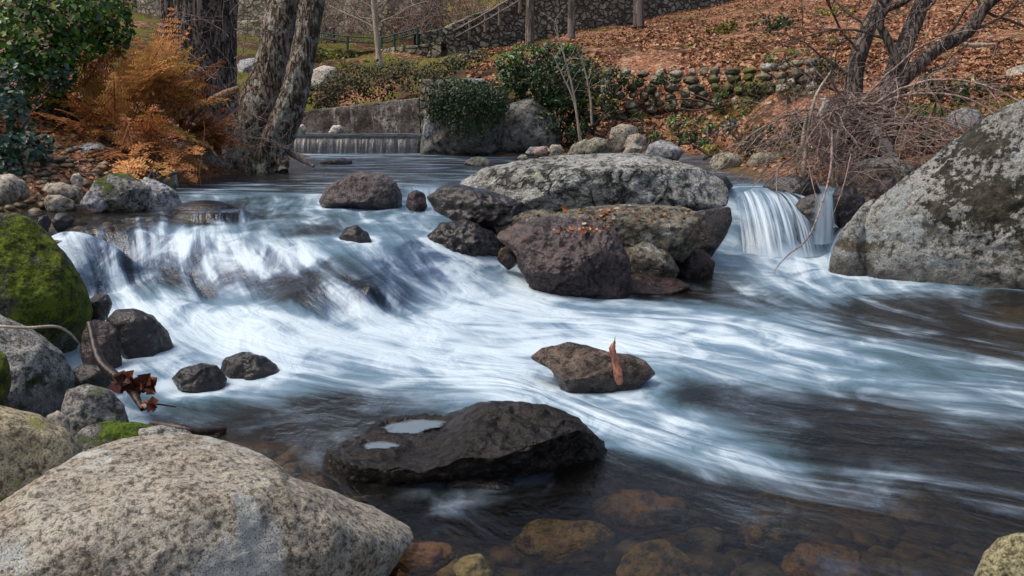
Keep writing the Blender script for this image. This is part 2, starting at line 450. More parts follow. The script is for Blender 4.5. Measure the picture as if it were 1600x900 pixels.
gr = t.ss(t.math('ADD', t.noise(t.vmath('ADD', P, (4, 2, 0)), .55, 6, .65), t.math('MULTIPLY', t.math('MULTIPLY', t.ss(xx.outputs[0], 3.5, .5), t.ss(xx.outputs[1], 14, 18)), .07)), .55, .62)
col = t.mix(t.math('MULTIPLY', gr, .75), col, t.mix(t.noise(P, 22, 4, .7), (.03, .04, .008), (.2, .2, .03)))
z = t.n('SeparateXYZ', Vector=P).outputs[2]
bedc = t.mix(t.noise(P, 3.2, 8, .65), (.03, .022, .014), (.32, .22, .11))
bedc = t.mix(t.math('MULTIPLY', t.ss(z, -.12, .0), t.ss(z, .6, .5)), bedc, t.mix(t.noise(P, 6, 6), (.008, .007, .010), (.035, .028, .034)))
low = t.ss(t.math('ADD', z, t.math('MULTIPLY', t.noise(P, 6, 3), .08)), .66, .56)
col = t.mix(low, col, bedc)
hh = t.math('ADD', vo.outputs['Distance'], t.math('MULTIPLY', t.noise(P, 30, 5, .7), .7))
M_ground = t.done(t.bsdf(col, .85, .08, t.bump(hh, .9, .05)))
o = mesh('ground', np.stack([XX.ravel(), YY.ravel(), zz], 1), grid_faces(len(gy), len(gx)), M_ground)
tag(o, kind='structure')

# ------------------------------------------------------------------ water surface
wx = np.concatenate([np.linspace(-6, -3.6, 60)[:-1], np.linspace(-3.6, 4.6, 640), np.linspace(4.6, 9, 90)[1:]])
wy = np.concatenate([np.linspace(-3, 1.6, 60)[:-1], np.linspace(1.6, 9.0, 600), np.linspace(9.0, 15.2, 150)[1:]])
WX, WY = np.meshgrid(wx, wy); WXY = np.stack([WX.ravel(), WY.ravel()], 1)
wz = water_z(WXY)
guides = [
 (0.0, [(105,380),(130,440),(165,480),(200,560),(300,620),(450,640),(540,760),(800,880),(1000,950)]),
 (0.5, [(180,350),(190,380),(200,440),(260,500),(340,545),(450,585),(620,612),(800,612),(950,680),(1150,745),(1400,800),(1600,840)]),
 (1.0, [(290,335),(290,370),(300,430),(350,490),(450,535),(600,568),(760,585),(860,612),(1000,662),(1200,715),(1600,765)]),
 (1.6, [(420,310),(400,350),(440,400),(500,460),(580,510),(700,535),(820,550),(900,535),(1050,560),(1200,605),(1600,660)]),
 (2.1, [(520,330),(560,380),(620,440),(690,480),(800,500),(950,510),(1150,545),(1350,590),(1600,610)]),
 (2.6, [(640,330),(680,370),(760,410),(820,450),(900,478),(1050,485),(1250,520),(1450,560),(1600,580)]),
 (3.2, [(1160,400),(1200,440),(1280,480),(1400,510),(1600,545)]),
 (3.8, [(1300,398),(1310,430),(1340,460),(1450,495),(1600,530)])]
gpt, gpv, gps = [], [], []
for v, pl in guides:
    q = catmull(pl, len(pl) * 3); H = np.array([hit(*a) for a in q])
    for h in H: gpt.append(h[:2]); gpv.append(v)
PS = RBF(gpt, gpv, .02)
dens = """460 250 .2|600 245 .25|700 262 .25|520 290 .25|560 275 .2|640 252 .3|480 265 .15|350 275 0|450 240 .5|600 238 .45|340 262 0|780 255 .1|420 300 .32|300 305 .45|230 340 .05|150 345 .0|100 350 0|325 338 .0|300 345 .05|350 340 .05|325 318 .1|218 350 0|480 365 .1|510 355 .2|400 325 .35|450 345 .4|390 342 .25|350 352 .5
580 335 .6|520 330 .45|600 350 .5|640 330 .6|700 345 .5|560 390 .75|500 370 .45|130 375 .6|250 368 .6|330 368 .7|420 375 .55|100 368 .4|180 425 .42|230 435 .33|300 420 .42|350 410 .5|400 420 .38|470 430 .16|530 460 .12|450 465 .1|500 450 .12|550 420 .36|420 450 .25|440 440 .2|510 430 .2|270 445 .28|460 400 .42
620 420 .7|660 380 .6|590 470 .15|640 460 .45|700 440 .85|770 440 .75|720 400 .75|800 430 .8|140 430 .6|200 485 .9|300 500 1|400 490 1|350 470 .85|260 550 .85|350 540 .95|450 560 .95|520 520 .95|600 510 .9|700 490 .95|800 480 .95|900 480 .85|1000 490 .8
1100 492 .75|1200 512 .62|1300 540 .52|1400 560 .48|1500 590 .45|1600 600 .4|1100 550 .72|1200 580 .66|1300 595 .6|1450 605 .42|950 530 .85|1060 520 .8|600 570 .7|700 580 .8|800 570 .9|750 530 .9|850 600 .85|880 640 .7|640 612 .3|550 612 .25|450 600 .55|950 660 .75
1050 690 .68|1150 715 .58|1250 735 .38|1400 735 .3|1500 740 .15|1100 620 .12|1060 600 .3|1200 645 .05|1300 660 .05|1400 650 .05|1500 650 .3|1450 510 .05|1350 485 .15|1500 525 .0|1600 545 .1|1580 490 0|1100 455 .05|1180 470 .15|1050 445 0|1000 465 .1
1350 520 .2|1450 540 .3|450 650 .12|350 625 .4|250 620 .5|520 655 .05|600 745 .15|680 760 .22|1000 760 0|1200 800 0|1500 800 0|1600 700 .1|800 860 0|650 880 0|1400 870 0|900 790 .05|450 690 .08|560 800 .1|900 700 0|1100 760 .05|1300 700 .05|1250 620 .2|1350 630 .1|1550 640 .35|1600 660 .2
1150 408 .8|1250 412 .95|1310 405 .9|1280 450 .7|1290 470 .45|1180 438 .4|1350 470 .1|1130 430 .15|1110 405 .3|1000 262 .1|1180 262 .2|1240 268 .2|1200 284 .25|1130 290 .35|200 590 .8|120 500 .6|160 600 .6|1400 700 .0|1500 700 .05|700 830 .08|1000 820 0|1300 770 .1"""
dp, dv = [], []
for e in dens.replace('\n', '|').split('|'):
    a, b, c = e.split(); dp.append(hit(float(a), float(b))[:2]); dv.append(float(c))
DF = RBF(dp, dv, .05)
psi = PS(WXY); sflow = WXY[:, 0] * .75 - WXY[:, 1] * .65
up = sstep(wz, .515, .545)
foam = np.clip(DF(WXY), 0, 1.05)
fl = np.stack([psi, sflow, np.zeros_like(psi)], 1)
# strands and swells, drawn out along the flow
n1 = fbm(fl * [7, 1.1, 1], 4); n2 = fbm(fl * [24, 1.6, 1] + 3, 3)
sw = fbm(fl * [2.2, 1.3, 1] + 7, 3)
steepa = sstep(np.hypot(*np.gradient(wz.reshape(WX.shape), wy, wx)).ravel(), .18, .55) * sstep(WXY[:, 0], 1.2, .2)
amp = (1 - up) * (.25 + foam)
wz2 = wz + amp * (n1 * .006 + n2 * .0004 + sw * .024) + up * .004 * fbm(WXY @ np.array([[1.5, 0, 0], [0, 5, 0]]), 3) - .0
# standing waves over the tiers
depth = np.clip(wz2 - ground_z(WXY), 0, 2)
t = NT('stream_water'); P = t.pos()
f = t.attr('flow', False); fo = t.attr('foam'); dpt = t.attr('depth'); stp = t.attr('steep'); upa = t.attr('pool')
s1 = t.noise(t.vmath('MULTIPLY', f, (9, 1.1, 1)), 1.0, 3, .5, .5)
s2 = t.noise(t.vmath('MULTIPLY', f, (38, 3.2, 1)), 1.0, 3, .5, .5)
cl = t.noise(t.vmath('ADD', t.vmath('MULTIPLY', P, (1, 1, 1.6)), t.vmath('MULTIPLY', f, (.3, .1, 0))), 2.6, 7, .6, .8)
s3 = t.noise(t.vmath('MULTIPLY', f, (3.2, .9, 1)), 1.0, 5, .55, .7)
ripple = t.noise(t.vmath('MULTIPLY', P, (1.6, 7.5, 3)), 1.0, 6, .6, .3)
# long exposure: water drawn into soft bands
st = t.math('ADD', t.math('MULTIPLY', s1, .50), t.math('ADD', t.math('MULTIPLY', s2, .06), t.math('MULTIPLY', s3, .57)))
st = t.math('ADD', t.math('SUBTRACT', st, .565), t.math('MULTIPLY', t.math('SUBTRACT', cl, .5), .75))
stu = t.math('SUBTRACT', ripple, .5)
stm = t.n('Mix', i0=upa, i2=t.math('MULTIPLY', st, t.math('ADD', 1.65, t.math('MULTIPLY', stp, 1.1))), i3=t.math('MULTIPLY', stu, 2.6)).outputs[0]
dfo = t.math('ADD', fo, stm)
Fm = t.ss(dfo, .06, 1.0)
aer = t.math('ADD', t.math('MULTIPLY', t.ss(t.math('ADD', fo, t.math('MULTIPLY', stm, .45)), .05, .5), .66), t.math('MULTIPLY', t.ss(dpt, .0, .3), .05))
bl = t.math('ADD', t.math('ADD', t.math('MULTIPLY', s1, .7), t.math('MULTIPLY', s2, .03)), t.math('ADD', t.math('MULTIPLY', s3, .8), t.math('MULTIPLY', cl, 1.0)))
chop = t.noise(t.vmath('MULTIPLY', t.vmath('ADD', P, t.vmath('MULTIPLY', f, (0, .2, 0))), (9, 13, 9)), 1.0, 5, .6, 1.2)
bh = t.n('Mix', i0=upa, i2=t.math('ADD', bl, t.math('MULTIPLY', chop, .16)), i3=t.math('ADD', ripple, t.math('MULTIPLY', chop, .1))).outputs[0]
nb = t.bump(bh, .65, .07)
nf = t.bump(bh, .5, .07)
fres = t.n('Fresnel', IOR=1.33, Normal=nb).outputs[0]
tint = t.ramp(t.math('MULTIPLY', dpt, .85), [(0, (.95, .93, .88)), (.15, (.70, .64, .5)), (.4, (.38, .34, .23)), (.8, (.08, .075, .05))])
tr = t.n('BsdfTransparent', Color=tint).outputs[0]
gl = t.n('BsdfGlossy', Color=(1, 1, 1), Roughness=.16, Normal=nb).outputs[0]
clear = t.n('MixShader', i0=fres, i1=tr, i2=gl).outputs[0]
teal = t.bsdf(t.mix(stp, t.mix(t.ss(fo, .06, .5), (.05, .045, .035), (.075, .16, .20)), (.04, .07, .115)), .35, .5, nb)
w1 = t.n('MixShader', i0=aer, i1=clear, i2=teal).outputs[0]
fe = t.math('ADD', t.math('ADD', t.math('MULTIPLY', s3, .7), t.math('MULTIPLY', cl, .7)), t.math('ADD', t.math('MULTIPLY', s1, .35), t.math('MULTIPLY', Fm, .5)))
fc = t.mix(t.ss(fe, .95, 1.52), t.mix(stp, (.19, .28, .40), (.13, .20, .32)), (.50, .60, .67))  # soft shading of the swells and skylight blue put into the foam colour
fd = t.bsdf(fc, .55, .3, nf)
w2 = t.n('MixShader', i0=t.math('MULTIPLY', Fm, .97), i1=w1, i2=fd).outputs[0]
M_water = t.done(w2)
o = mesh('water', np.stack([WXY[:, 0], WXY[:, 1], wz2], 1), grid_faces(len(wy), len(wx)), M_water,
         attrs={'flow': fl, 'foam': foam, 'depth': depth, 'pool': up, 'steep': steepa})
tag(o, kind='structure')

# falls: curved sheets of falling water
def fall_mat(name, freq, cover, bias=0.0, seed=0.0, lo=.40, hi=.62):
    t = NT(name); uv = t.attr('flow', False)
    x = t.n('SeparateXYZ', Vector=uv)
    s1 = t.noise(t.vmath('ADD', t.vmath('MULTIPLY', uv, (freq, .55, 1)), (seed, 0, 0)), 1.0, 4, .6, .15)
    s2 = t.noise(t.vmath('MULTIPLY', uv, (freq * 3.7, .9, 1)), 1.0, 4, .6)
    s = t.math('ADD', t.math('MULTIPLY', s1, .7), t.math('MULTIPLY', s2, .3))
    base = t.ss(x.outputs[1], .82, 1.0)           # spray at the foot
    a = t.math('MAXIMUM', t.ss(t.math('ADD', s, bias), lo, hi), t.math('MULTIPLY', base, .85))
    edge = t.attr('foam')
    a = t.math('MULTIPLY', t.math('MULTIPLY', a, cover), edge)
    tr = t.n('MixShader', i0=.05, i1=t.n('BsdfTransparent', Color=(.8, .86, .9)).outputs[0], i2=t.n('BsdfGlossy', Roughness=.35).outputs[0]).outputs[0]
    fd = t.bsdf(t.mix(a, (.17, .26, .38), (.44, .54, .62)), .5, .3, t.bump(s, .6, .03))
    return t.done(t.n('MixShader', i0=a, i1=tr, i2=fd).outputs[0])
def fall(name, top, bot, mat, bulge=.06, nu=160, nv=50, ridge_=.007, seed=0):
    """top, bot: world polylines of the lip and the foot"""
    T = catmull(top, nu); B = catmull(bot, nu); v = np.linspace(0, 1, nv)[:, None, None]
    fwd = v ** .62; dz = v ** 1.75                         # water leaves the lip level, then drops
    V = T[None] + (B - T)[None] * np.concatenate([np.repeat(fwd, 2, 2), dz], 2)
    u = np.linspace(0, 1, nu); L = np.linalg.norm(T[-1] - T[0])
    UV = np.stack([np.repeat((u * L)[None], nv, 0).ravel(), np.repeat(v[:, 0, 0][:, None], nu, 1).ravel(), np.full(nu * nv, seed * 1.7)], 1)
    n = fbm(UV * [9, .8, 1], 3) + .35 * fbm(UV * [31, .7, 1] + 5, 2)
    V = V.reshape(-1, 3); V[:, 1] -= n * ridge_ * (.3 + UV[:, 1]); V[:, 2] += n * ridge_ * .4
    ed = np.minimum(u, 1 - u); ed = sstep(ed, 0, .05 if nu > 100 else .3)
    foam_ = np.repeat(ed[None], nv, 0).ravel() * (.35 + .65 * sstep(UV[:, 1], 0, .25)) if 'weir' not in name else 1 - .8 * sstep(UV[:, 1], 0, .35)
    return tag(mesh(name, V, grid_faces(nv, nu), mat, attrs={'flow': UV, 'foam': foam_}), kind='structure')
M_fall = fall_mat('falling_water', 15, .97, .02)
M_fall2 = fall_mat('thin_falling_water', 9, .6, .06, 3)
z0 = .0
fall('waterfall', [WZ(1128,283,.555), WZ(1165,290,.55), WZ(1205,296,.535), WZ(1232,302,.52)],
     [WZ(1162,398,.0), WZ(1205,402,.0), WZ(1262,402,.0), WZ(1318,392,.0)], M_fall, seed=1)
fall('waterfall', [W(1280,302,8.3), W(1290,298,8.3), W(1299,302,8.3)], [W(1262,380,8.0), W(1285,382,8.0), W(1306,378,8.0)], M_fall2, nu=50, seed=3)
# smooth tongue sliding in beside the great boulder
fall('waterfall', [W(1322,352,8.1), W(1345,346,8.0), W(1375,350,7.9)], [W(1288,402,7.75), W(1306,412,7.5), W(1325,425,7.3)], M_fall, nu=80, seed=4, ridge_=.006)
# small spout between the dark boulder and the long slab
fall('waterfall', [WZ(628,286,.55), WZ(660,287,.55), WZ(712,286,.55)], [W(632,334,7.6), W(665,336,7.6), W(705,338,7.6)], M_fall2, nu=60, seed=5)
# the weir upstream
Mw = fall_mat('weir_water', 2.0, .5, -.1, 6, .3, 1.1)
zc = W(560, 209, 16.0)[2]
fall('weir_water', [np.array([*W(448, 209, 15.75)[:2], zc]), np.array([*W(655, 209, 15.75)[:2], zc])],
     [np.array([*W(446, 240, 15.35)[:2], .53]), np.array([*W(652, 240, 15.35)[:2], .53])], Mw, nu=200, seed=6)
n = 80; xs = np.linspace(W(395,209,16)[0], W(690,209,16)[0], n); ys = np.linspace(15.74, 17.2, 40)
A, B = np.meshgrid(xs, ys); q = np.stack([A.ravel(), B.ravel(), np.full(A.size, zc)], 1)
q[:, 2] += .004 * fbm(q * [2, 8, 1], 3)
tag(mesh('upstream_water', q, grid_faces(40, n), M_water, attrs={'flow': q, 'foam': np.full(len(q), .25) + .3 * sstep(-q[:, 1], -16.0, -15.74), 'depth': np.full(len(q), .3), 'pool': np.ones(len(q))}), kind='structure')
# ------------------------------------------------------------------ rocks
GREEN1, GREEN2 = (.022, .042, .004), (.22, .28, .015)
M = {}
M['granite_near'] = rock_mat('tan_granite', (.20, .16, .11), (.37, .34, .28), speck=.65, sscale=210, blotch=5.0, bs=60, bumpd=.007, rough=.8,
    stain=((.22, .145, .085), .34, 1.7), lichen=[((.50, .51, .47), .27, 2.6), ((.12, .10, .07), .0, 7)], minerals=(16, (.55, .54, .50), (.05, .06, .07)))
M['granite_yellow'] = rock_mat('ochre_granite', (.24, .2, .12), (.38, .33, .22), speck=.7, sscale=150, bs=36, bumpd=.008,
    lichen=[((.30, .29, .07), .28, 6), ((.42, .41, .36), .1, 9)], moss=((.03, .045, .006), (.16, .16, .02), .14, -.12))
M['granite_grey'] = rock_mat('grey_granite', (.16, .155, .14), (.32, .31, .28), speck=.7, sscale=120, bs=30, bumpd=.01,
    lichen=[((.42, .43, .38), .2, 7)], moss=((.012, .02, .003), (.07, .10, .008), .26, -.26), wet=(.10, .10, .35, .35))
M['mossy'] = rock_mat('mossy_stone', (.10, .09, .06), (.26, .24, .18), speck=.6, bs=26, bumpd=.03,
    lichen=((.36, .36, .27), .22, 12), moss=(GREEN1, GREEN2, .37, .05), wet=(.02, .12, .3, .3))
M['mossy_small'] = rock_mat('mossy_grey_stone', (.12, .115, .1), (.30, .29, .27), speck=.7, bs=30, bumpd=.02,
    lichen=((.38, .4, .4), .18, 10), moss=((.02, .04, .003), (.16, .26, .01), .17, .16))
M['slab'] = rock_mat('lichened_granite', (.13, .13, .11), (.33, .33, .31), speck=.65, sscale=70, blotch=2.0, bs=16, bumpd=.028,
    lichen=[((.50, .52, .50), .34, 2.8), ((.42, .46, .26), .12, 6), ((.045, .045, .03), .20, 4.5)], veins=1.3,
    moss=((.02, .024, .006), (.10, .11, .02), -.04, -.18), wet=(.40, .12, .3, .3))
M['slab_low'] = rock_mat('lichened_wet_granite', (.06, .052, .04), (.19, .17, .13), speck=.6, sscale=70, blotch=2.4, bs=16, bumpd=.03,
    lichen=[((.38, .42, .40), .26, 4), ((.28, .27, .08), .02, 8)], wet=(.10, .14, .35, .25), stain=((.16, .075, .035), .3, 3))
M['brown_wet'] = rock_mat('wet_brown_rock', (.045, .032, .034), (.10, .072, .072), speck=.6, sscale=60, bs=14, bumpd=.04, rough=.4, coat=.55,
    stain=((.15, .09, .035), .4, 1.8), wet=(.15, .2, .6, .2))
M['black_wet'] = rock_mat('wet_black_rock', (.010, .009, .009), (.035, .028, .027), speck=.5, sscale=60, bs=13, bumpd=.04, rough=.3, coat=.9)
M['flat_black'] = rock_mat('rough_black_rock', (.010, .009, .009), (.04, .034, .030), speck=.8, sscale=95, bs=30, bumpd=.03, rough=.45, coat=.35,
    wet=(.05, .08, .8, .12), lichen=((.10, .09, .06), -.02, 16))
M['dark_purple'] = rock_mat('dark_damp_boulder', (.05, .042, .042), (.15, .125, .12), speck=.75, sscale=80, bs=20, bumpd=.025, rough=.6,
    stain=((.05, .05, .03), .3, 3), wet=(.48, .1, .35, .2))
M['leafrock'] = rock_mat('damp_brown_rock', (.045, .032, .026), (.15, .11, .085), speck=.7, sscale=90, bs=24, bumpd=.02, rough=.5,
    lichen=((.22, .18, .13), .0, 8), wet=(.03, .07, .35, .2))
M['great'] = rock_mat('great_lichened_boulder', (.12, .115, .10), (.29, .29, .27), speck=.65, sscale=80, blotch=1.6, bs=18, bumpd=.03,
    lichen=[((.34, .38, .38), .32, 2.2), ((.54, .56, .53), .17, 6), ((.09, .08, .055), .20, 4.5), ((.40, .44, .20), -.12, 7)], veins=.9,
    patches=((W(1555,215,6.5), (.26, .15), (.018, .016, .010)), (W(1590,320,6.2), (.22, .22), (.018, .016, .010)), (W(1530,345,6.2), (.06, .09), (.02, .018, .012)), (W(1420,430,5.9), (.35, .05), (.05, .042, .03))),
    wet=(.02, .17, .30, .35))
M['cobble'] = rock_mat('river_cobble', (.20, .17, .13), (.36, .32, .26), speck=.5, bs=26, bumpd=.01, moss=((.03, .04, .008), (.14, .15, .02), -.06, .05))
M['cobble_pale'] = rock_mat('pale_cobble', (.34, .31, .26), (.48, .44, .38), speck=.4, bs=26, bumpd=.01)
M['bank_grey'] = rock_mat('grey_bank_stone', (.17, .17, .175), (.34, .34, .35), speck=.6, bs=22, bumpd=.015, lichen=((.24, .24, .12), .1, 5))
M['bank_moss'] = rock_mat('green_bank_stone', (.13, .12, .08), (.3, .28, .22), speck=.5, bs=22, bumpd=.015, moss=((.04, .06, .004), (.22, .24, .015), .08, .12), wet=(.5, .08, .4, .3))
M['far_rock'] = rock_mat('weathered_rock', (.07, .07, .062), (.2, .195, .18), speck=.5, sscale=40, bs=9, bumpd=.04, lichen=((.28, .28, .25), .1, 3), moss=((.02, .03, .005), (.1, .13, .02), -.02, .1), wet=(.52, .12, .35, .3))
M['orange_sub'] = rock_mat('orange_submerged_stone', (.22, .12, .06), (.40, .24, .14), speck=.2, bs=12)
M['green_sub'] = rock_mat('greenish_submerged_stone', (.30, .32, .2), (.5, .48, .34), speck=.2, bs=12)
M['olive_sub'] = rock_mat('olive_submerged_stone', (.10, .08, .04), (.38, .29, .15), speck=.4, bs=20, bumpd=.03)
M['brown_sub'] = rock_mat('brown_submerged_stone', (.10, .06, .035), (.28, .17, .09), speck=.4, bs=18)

def ico(sub):
    import bmesh
    bm = bmesh.new(); bmesh.ops.create_icosphere(bm, subdivisions=sub, radius=1)
    V = np.array([v.co[:] for v in bm.verts]); Fq = np.array([[v.index for v in f.verts] for f in bm.faces]); bm.free()
    return V, Fq
ICO = {s: ico(s) for s in (3, 4, 5, 6, 7)}
ROCKS = {}
def rock(name, label, outline, mat, wy=None, zw=0.0, Y=None, D=.8, sub=5, seed=1, nf=6, lump=.05, fine=.012, ext=.35,
         planes=(), cat='rock', group=None, dents=(), smooth=.9):
    """outline: pixels of the silhouette down to the line where the rock enters water or ground;
       wy/zw: pixel row and level of that line; D: half depth / half width"""
    P = np.array(outline, float); x0, y0 = P.min(0); x1, y1 = P.max(0); h = y1 - y0
    if Y is None:
        Yf = WZ((x0 + x1) / 2, wy, zw)[1]
        Wm = (x1 - x0) / 2 * Yf / F; Y = Yf + .62 * D * Wm
    k = np.clip((P[:, 1] - (y1 - .3 * h)) / (.3 * h), 0, 1)
    P = P.copy(); P[:, 1] += k * ext * h
    x0, y0 = P.min(0); x1, y1 = P.max(0)
    C = W((x0 + x1) / 2, (y0 + y1) / 2, Y); v = C - CAM; v /= np.linalg.norm(v)
    r = np.cross(v, [0, 0, 1.0]); r /= np.linalg.norm(r); u = np.cross(r, v)
    L = []
    for px, py in P:
        d = ray(px, py); q = CAM + d * (np.dot(C - CAM, v) / np.dot(d, v)) - C; L.append((q @ r, q @ u))
    L = np.array(L); Wd = np.ptp(L[:, 0]) / 2; Hd = np.ptp(L[:, 1]) / 2
    cen = (L.max(0) + L.min(0)) / 2; C = C + cen[0] * r + cen[1] * u; L = (L - cen) / [Wd, Hd]
    th = np.linspace(0, 2 * math.pi, 361); rad = np.zeros(361)
    for i, a in enumerate(th):
        d = np.array([math.cos(a), math.sin(a)])
        for j in range(len(L)):
            p, q = L[j], L[(j + 1) % len(L)]; e = q - p; den = d[0] * e[1] - d[1] * e[0]
            if abs(den) < 1e-9: continue
            tt = (p[0] * e[1] - p[1] * e[0]) / den; s = (p[0] * d[1] - p[1] * d[0]) / den
            if tt > 0 and -1e-6 <= s <= 1 + 1e-6: rad[i] = max(rad[i], tt)
    rad[rad == 0] = 1
    kk = np.exp(-np.arange(-6, 7) ** 2 / 9.0); kk /= kk.sum()
    rad[:-1] = np.convolve(np.concatenate([rad[-7:-1], rad[:-1], rad[:6]]), kk, 'valid'); rad[-1] = rad[0]
    V, Fq = ICO[sub]; p = V.copy(); rg = np.random.RandomState(seed)
    pl = [(np.array(n, float), d) for n, d in planes]
    for _ in range(nf):
        n = rg.normal(size=3); n[2] = abs(n[2]) * 1.0 + .7
        if rg.rand() < .3: n[2] *= -1
        pl.append((n, rg.uniform(.66, .86)))
    for n, d in pl:
        n = n / np.linalg.norm(n); ex = np.maximum(0, p @ n - d); p -= n * (ex * smooth)[:, None]
    # facets must not eat into the outline: stretch every direction back to it
    ang = np.arctan2(p[:, 1], p[:, 0]) % (2 * math.pi); hy = np.hypot(p[:, 0], p[:, 1]); nb_ = 48
    mx = np.full(nb_, .2); np.maximum.at(mx, (ang / (2 * math.pi) * nb_).astype(int) % nb_, hy)
    mx = np.convolve(np.concatenate([mx[-2:], mx, mx[:2]]), [.1, .2, .4, .2, .1], 'valid')
    p[:, :2] /= np.interp(ang, (np.arange(-1, nb_ + 1) + .5) / nb_ * 2 * math.pi, np.concatenate([mx[-1:], mx, mx[:1]]))[:, None]
    rho = np.clip(np.hypot(p[:, 0], p[:, 1]), 0, 1); ang = np.arctan2(p[:, 1], p[:, 0]) % (2 * math.pi)
    K = 1 + (np.interp(ang, th, rad) - 1) * rho ** 1.5
    S = min(Wd, Hd) if min(Wd, Hd) > .5 * max(Wd, Hd) else (min(Wd, Hd) + .5 * max(Wd, Hd)) / 2
    Dd = D * Wd
    Q = np.stack([p[:, 0] * Wd * K, p[:, 1] * Hd * K, p[:, 2] * Dd], 1)
    nrm = Q / [Wd ** 1, Hd ** 1, Dd ** 1]; nrm /= np.linalg.norm(nrm, axis=1)[:, None] + 1e-9
    off = seed * 7.77
    ns = fbm(Q / S * 1.3 + off, 3) * lump * S * .8 + ridge(Q / S * 2.6 + off, 4) * lump * S * .45 + fbm(Q * 14 + off, 4) * fine * .8 + fbm(Q * 55 + off, 2) * fine * .22
    for (da, db, dc, dr, dd) in dents:
        m = np.exp(-((p[:, 0] - da) ** 2 + (p[:, 1] - db) ** 2 + (p[:, 2] - dc) ** 2) / dr ** 2); ns -= m * dd
    Q = Q + nrm * (ns * (1 - .5 * sstep(rho, .8, 1)))[:, None]
    Vw = C + Q[:, :1] * r + Q[:, 1:2] * u - Q[:, 2:] * v
    o = mesh(name, Vw, Fq, M[mat] if isinstance(mat, str) else mat)
    # origin at the stone itself
    c = Vw.mean(0); o.data.transform(__import__('mathutils').Matrix.Translation(-Vector(c))); o.location = Vector(c)
    ROCKS[label] = Vw
    return tag(o, label, cat, group)

# -- foreground
rock('boulder', 'big speckled tan granite boulder filling the bottom left corner', [(-260,960),(-200,870),(-60,822),(0,795),(60,752),(130,712),(200,687),(270,680),(345,692),(410,718),(450,748),(530,766),(600,795),(634,820),(640,838),(622,862),(596,900),(560,960),(300,1010)],
     'granite_near', Y=2.25, D=.62, sub=7, seed=3, nf=2, lump=.05, fine=.007, ext=.15, cat='boulder', planes=(((.1,.75,.6),.86),))
rock('boulder', 'yellowish lichened boulder at the left edge behind the big tan granite one', [(-150,700),(-60,640),(0,634),(60,648),(105,672),(130,706),(120,735),(60,765),(0,800),(-100,830)],
     'granite_yellow', Y=2.75, D=.8, sub=6, seed=5, nf=3, lump=.04, fine=.005, ext=.25, cat='boulder')
rock('boulder', 'grey boulder with mossy underside below the green boulder at the left edge', [(-170,560),(-80,500),(0,492),(50,515),(95,552),(116,592),(108,625),(80,650),(20,640),(-60,650),(-150,640)],
     'granite_grey', Y=3.7, D=.8, sub=6, seed=8, nf=5, lump=.07, fine=.008, ext=.15, cat='boulder')
rock('boulder', 'small mossy dark boulder cut by the left edge beside the grey one', [(-90,620),(-70,560),(-20,535),(10,555),(20,590),(8,625),(-30,640)],
     'mossy', Y=3.25, D=.8, sub=5, seed=9, nf=3, lump=.05, fine=.008, ext=.15, cat='boulder')
rock('boulder', 'large boulder covered in bright green moss at the left edge by the cascade', [(-200,420),(-120,345),(-40,330),(40,338),(75,362),(105,400),(132,448),(144,490),(134,520),(100,560),(0,580),(-150,560)],
     'mossy', Y=4.55, D=.8, sub=7, seed=10, nf=4, lump=.05, fine=.014, ext=.1, cat='boulder')
rock('rock', 'small rock half covered in dark green moss above the flat bank stone', [(95,640),(105,610),(135,600),(170,608),(195,635),(205,660),(180,672),(110,668)], 'mossy_small', Y=3.5, D=.8, sub=5, seed=12, nf=3, ext=.3)
rock('rock', 'low flat grey stone with two moss tufts behind the big granite boulder', [(110,690),(130,668),(170,657),(230,662),(262,672),(268,690),(240,715),(140,720)], 'mossy_small', Y=3.15, D=.7, sub=5, seed=13, nf=2, lump=.04, ext=.3)
rock('rock', 'grey wedge of stone at the water between moss tufts and twigs', [(215,672),(250,664),(290,672),(318,692),(300,720),(230,715)], 'granite_grey', Y=3.05, D=.7, sub=4, seed=14, ext=.3)
rock('rock', 'brown rounded stone squeezed between the yellow and the mossy rocks', [(72,650),(90,642),(108,655),(110,680),(90,690),(74,675)], 'cobble', Y=3.3, D=.8, sub=4, seed=15)
# -- wet black rocks by the left cascade
rock('rock', 'small wet black rock touching the green boulder, highest of the left foam rocks', [(138,470),(150,459),(170,460),(176,474),(168,492),(148,500),(138,490)], 'black_wet', Y=4.9, D=.8, sub=4, seed=16)
rock('rock', 'domed wet black rock with water sliding over it left of the foam', [(165,500),(182,484),(210,482),(238,492),(262,518),(274,542),(262,556),(225,560),(190,545)], 'black_wet', wy=556, zw=.04, D=.7, sub=5, seed=17)
rock('rock', 'wet brown rock left of the little rivulet under the domed black rock', [(128,520),(146,500),(172,502),(188,522),(190,560),(175,572),(140,572),(125,550)], 'brown_wet', Y=4.4, D=.8, sub=5, seed=18)
rock('rock', 'rounded wet dark stone with pale streak behind the brown leaf clump', [(112,580),(130,570),(160,570),(178,588),(172,605),(140,612),(115,605)], 'black_wet', Y=4.0, D=.8, sub=4, seed=19)
rock('rock', 'left of the twin wet dark rocks standing in the foam', [(268,592),(285,574),(315,568),(338,572),(354,592),(345,608),(310,614),(280,606)], 'black_wet', wy=610, D=.8, sub=5, seed=20, nf=8, lump=.09)
rock('rock', 'right of the twin wet dark rocks standing in the foam', [(343,576),(352,560),(380,551),(410,556),(432,570),(438,580),(400,592),(380,600),(355,590)], 'black_wet', wy=592, D=.8, sub=5, seed=21, nf=8, lump=.09)
rock('rock', 'smooth rock just breaking the foam in front of the left cascade', [(450,518),(464,504),(485,502),(502,514),(506,530),(490,538),(460,534)], 'black_wet', Y=5.4, D=.8, sub=4, seed=22, nf=1, lump=.02)
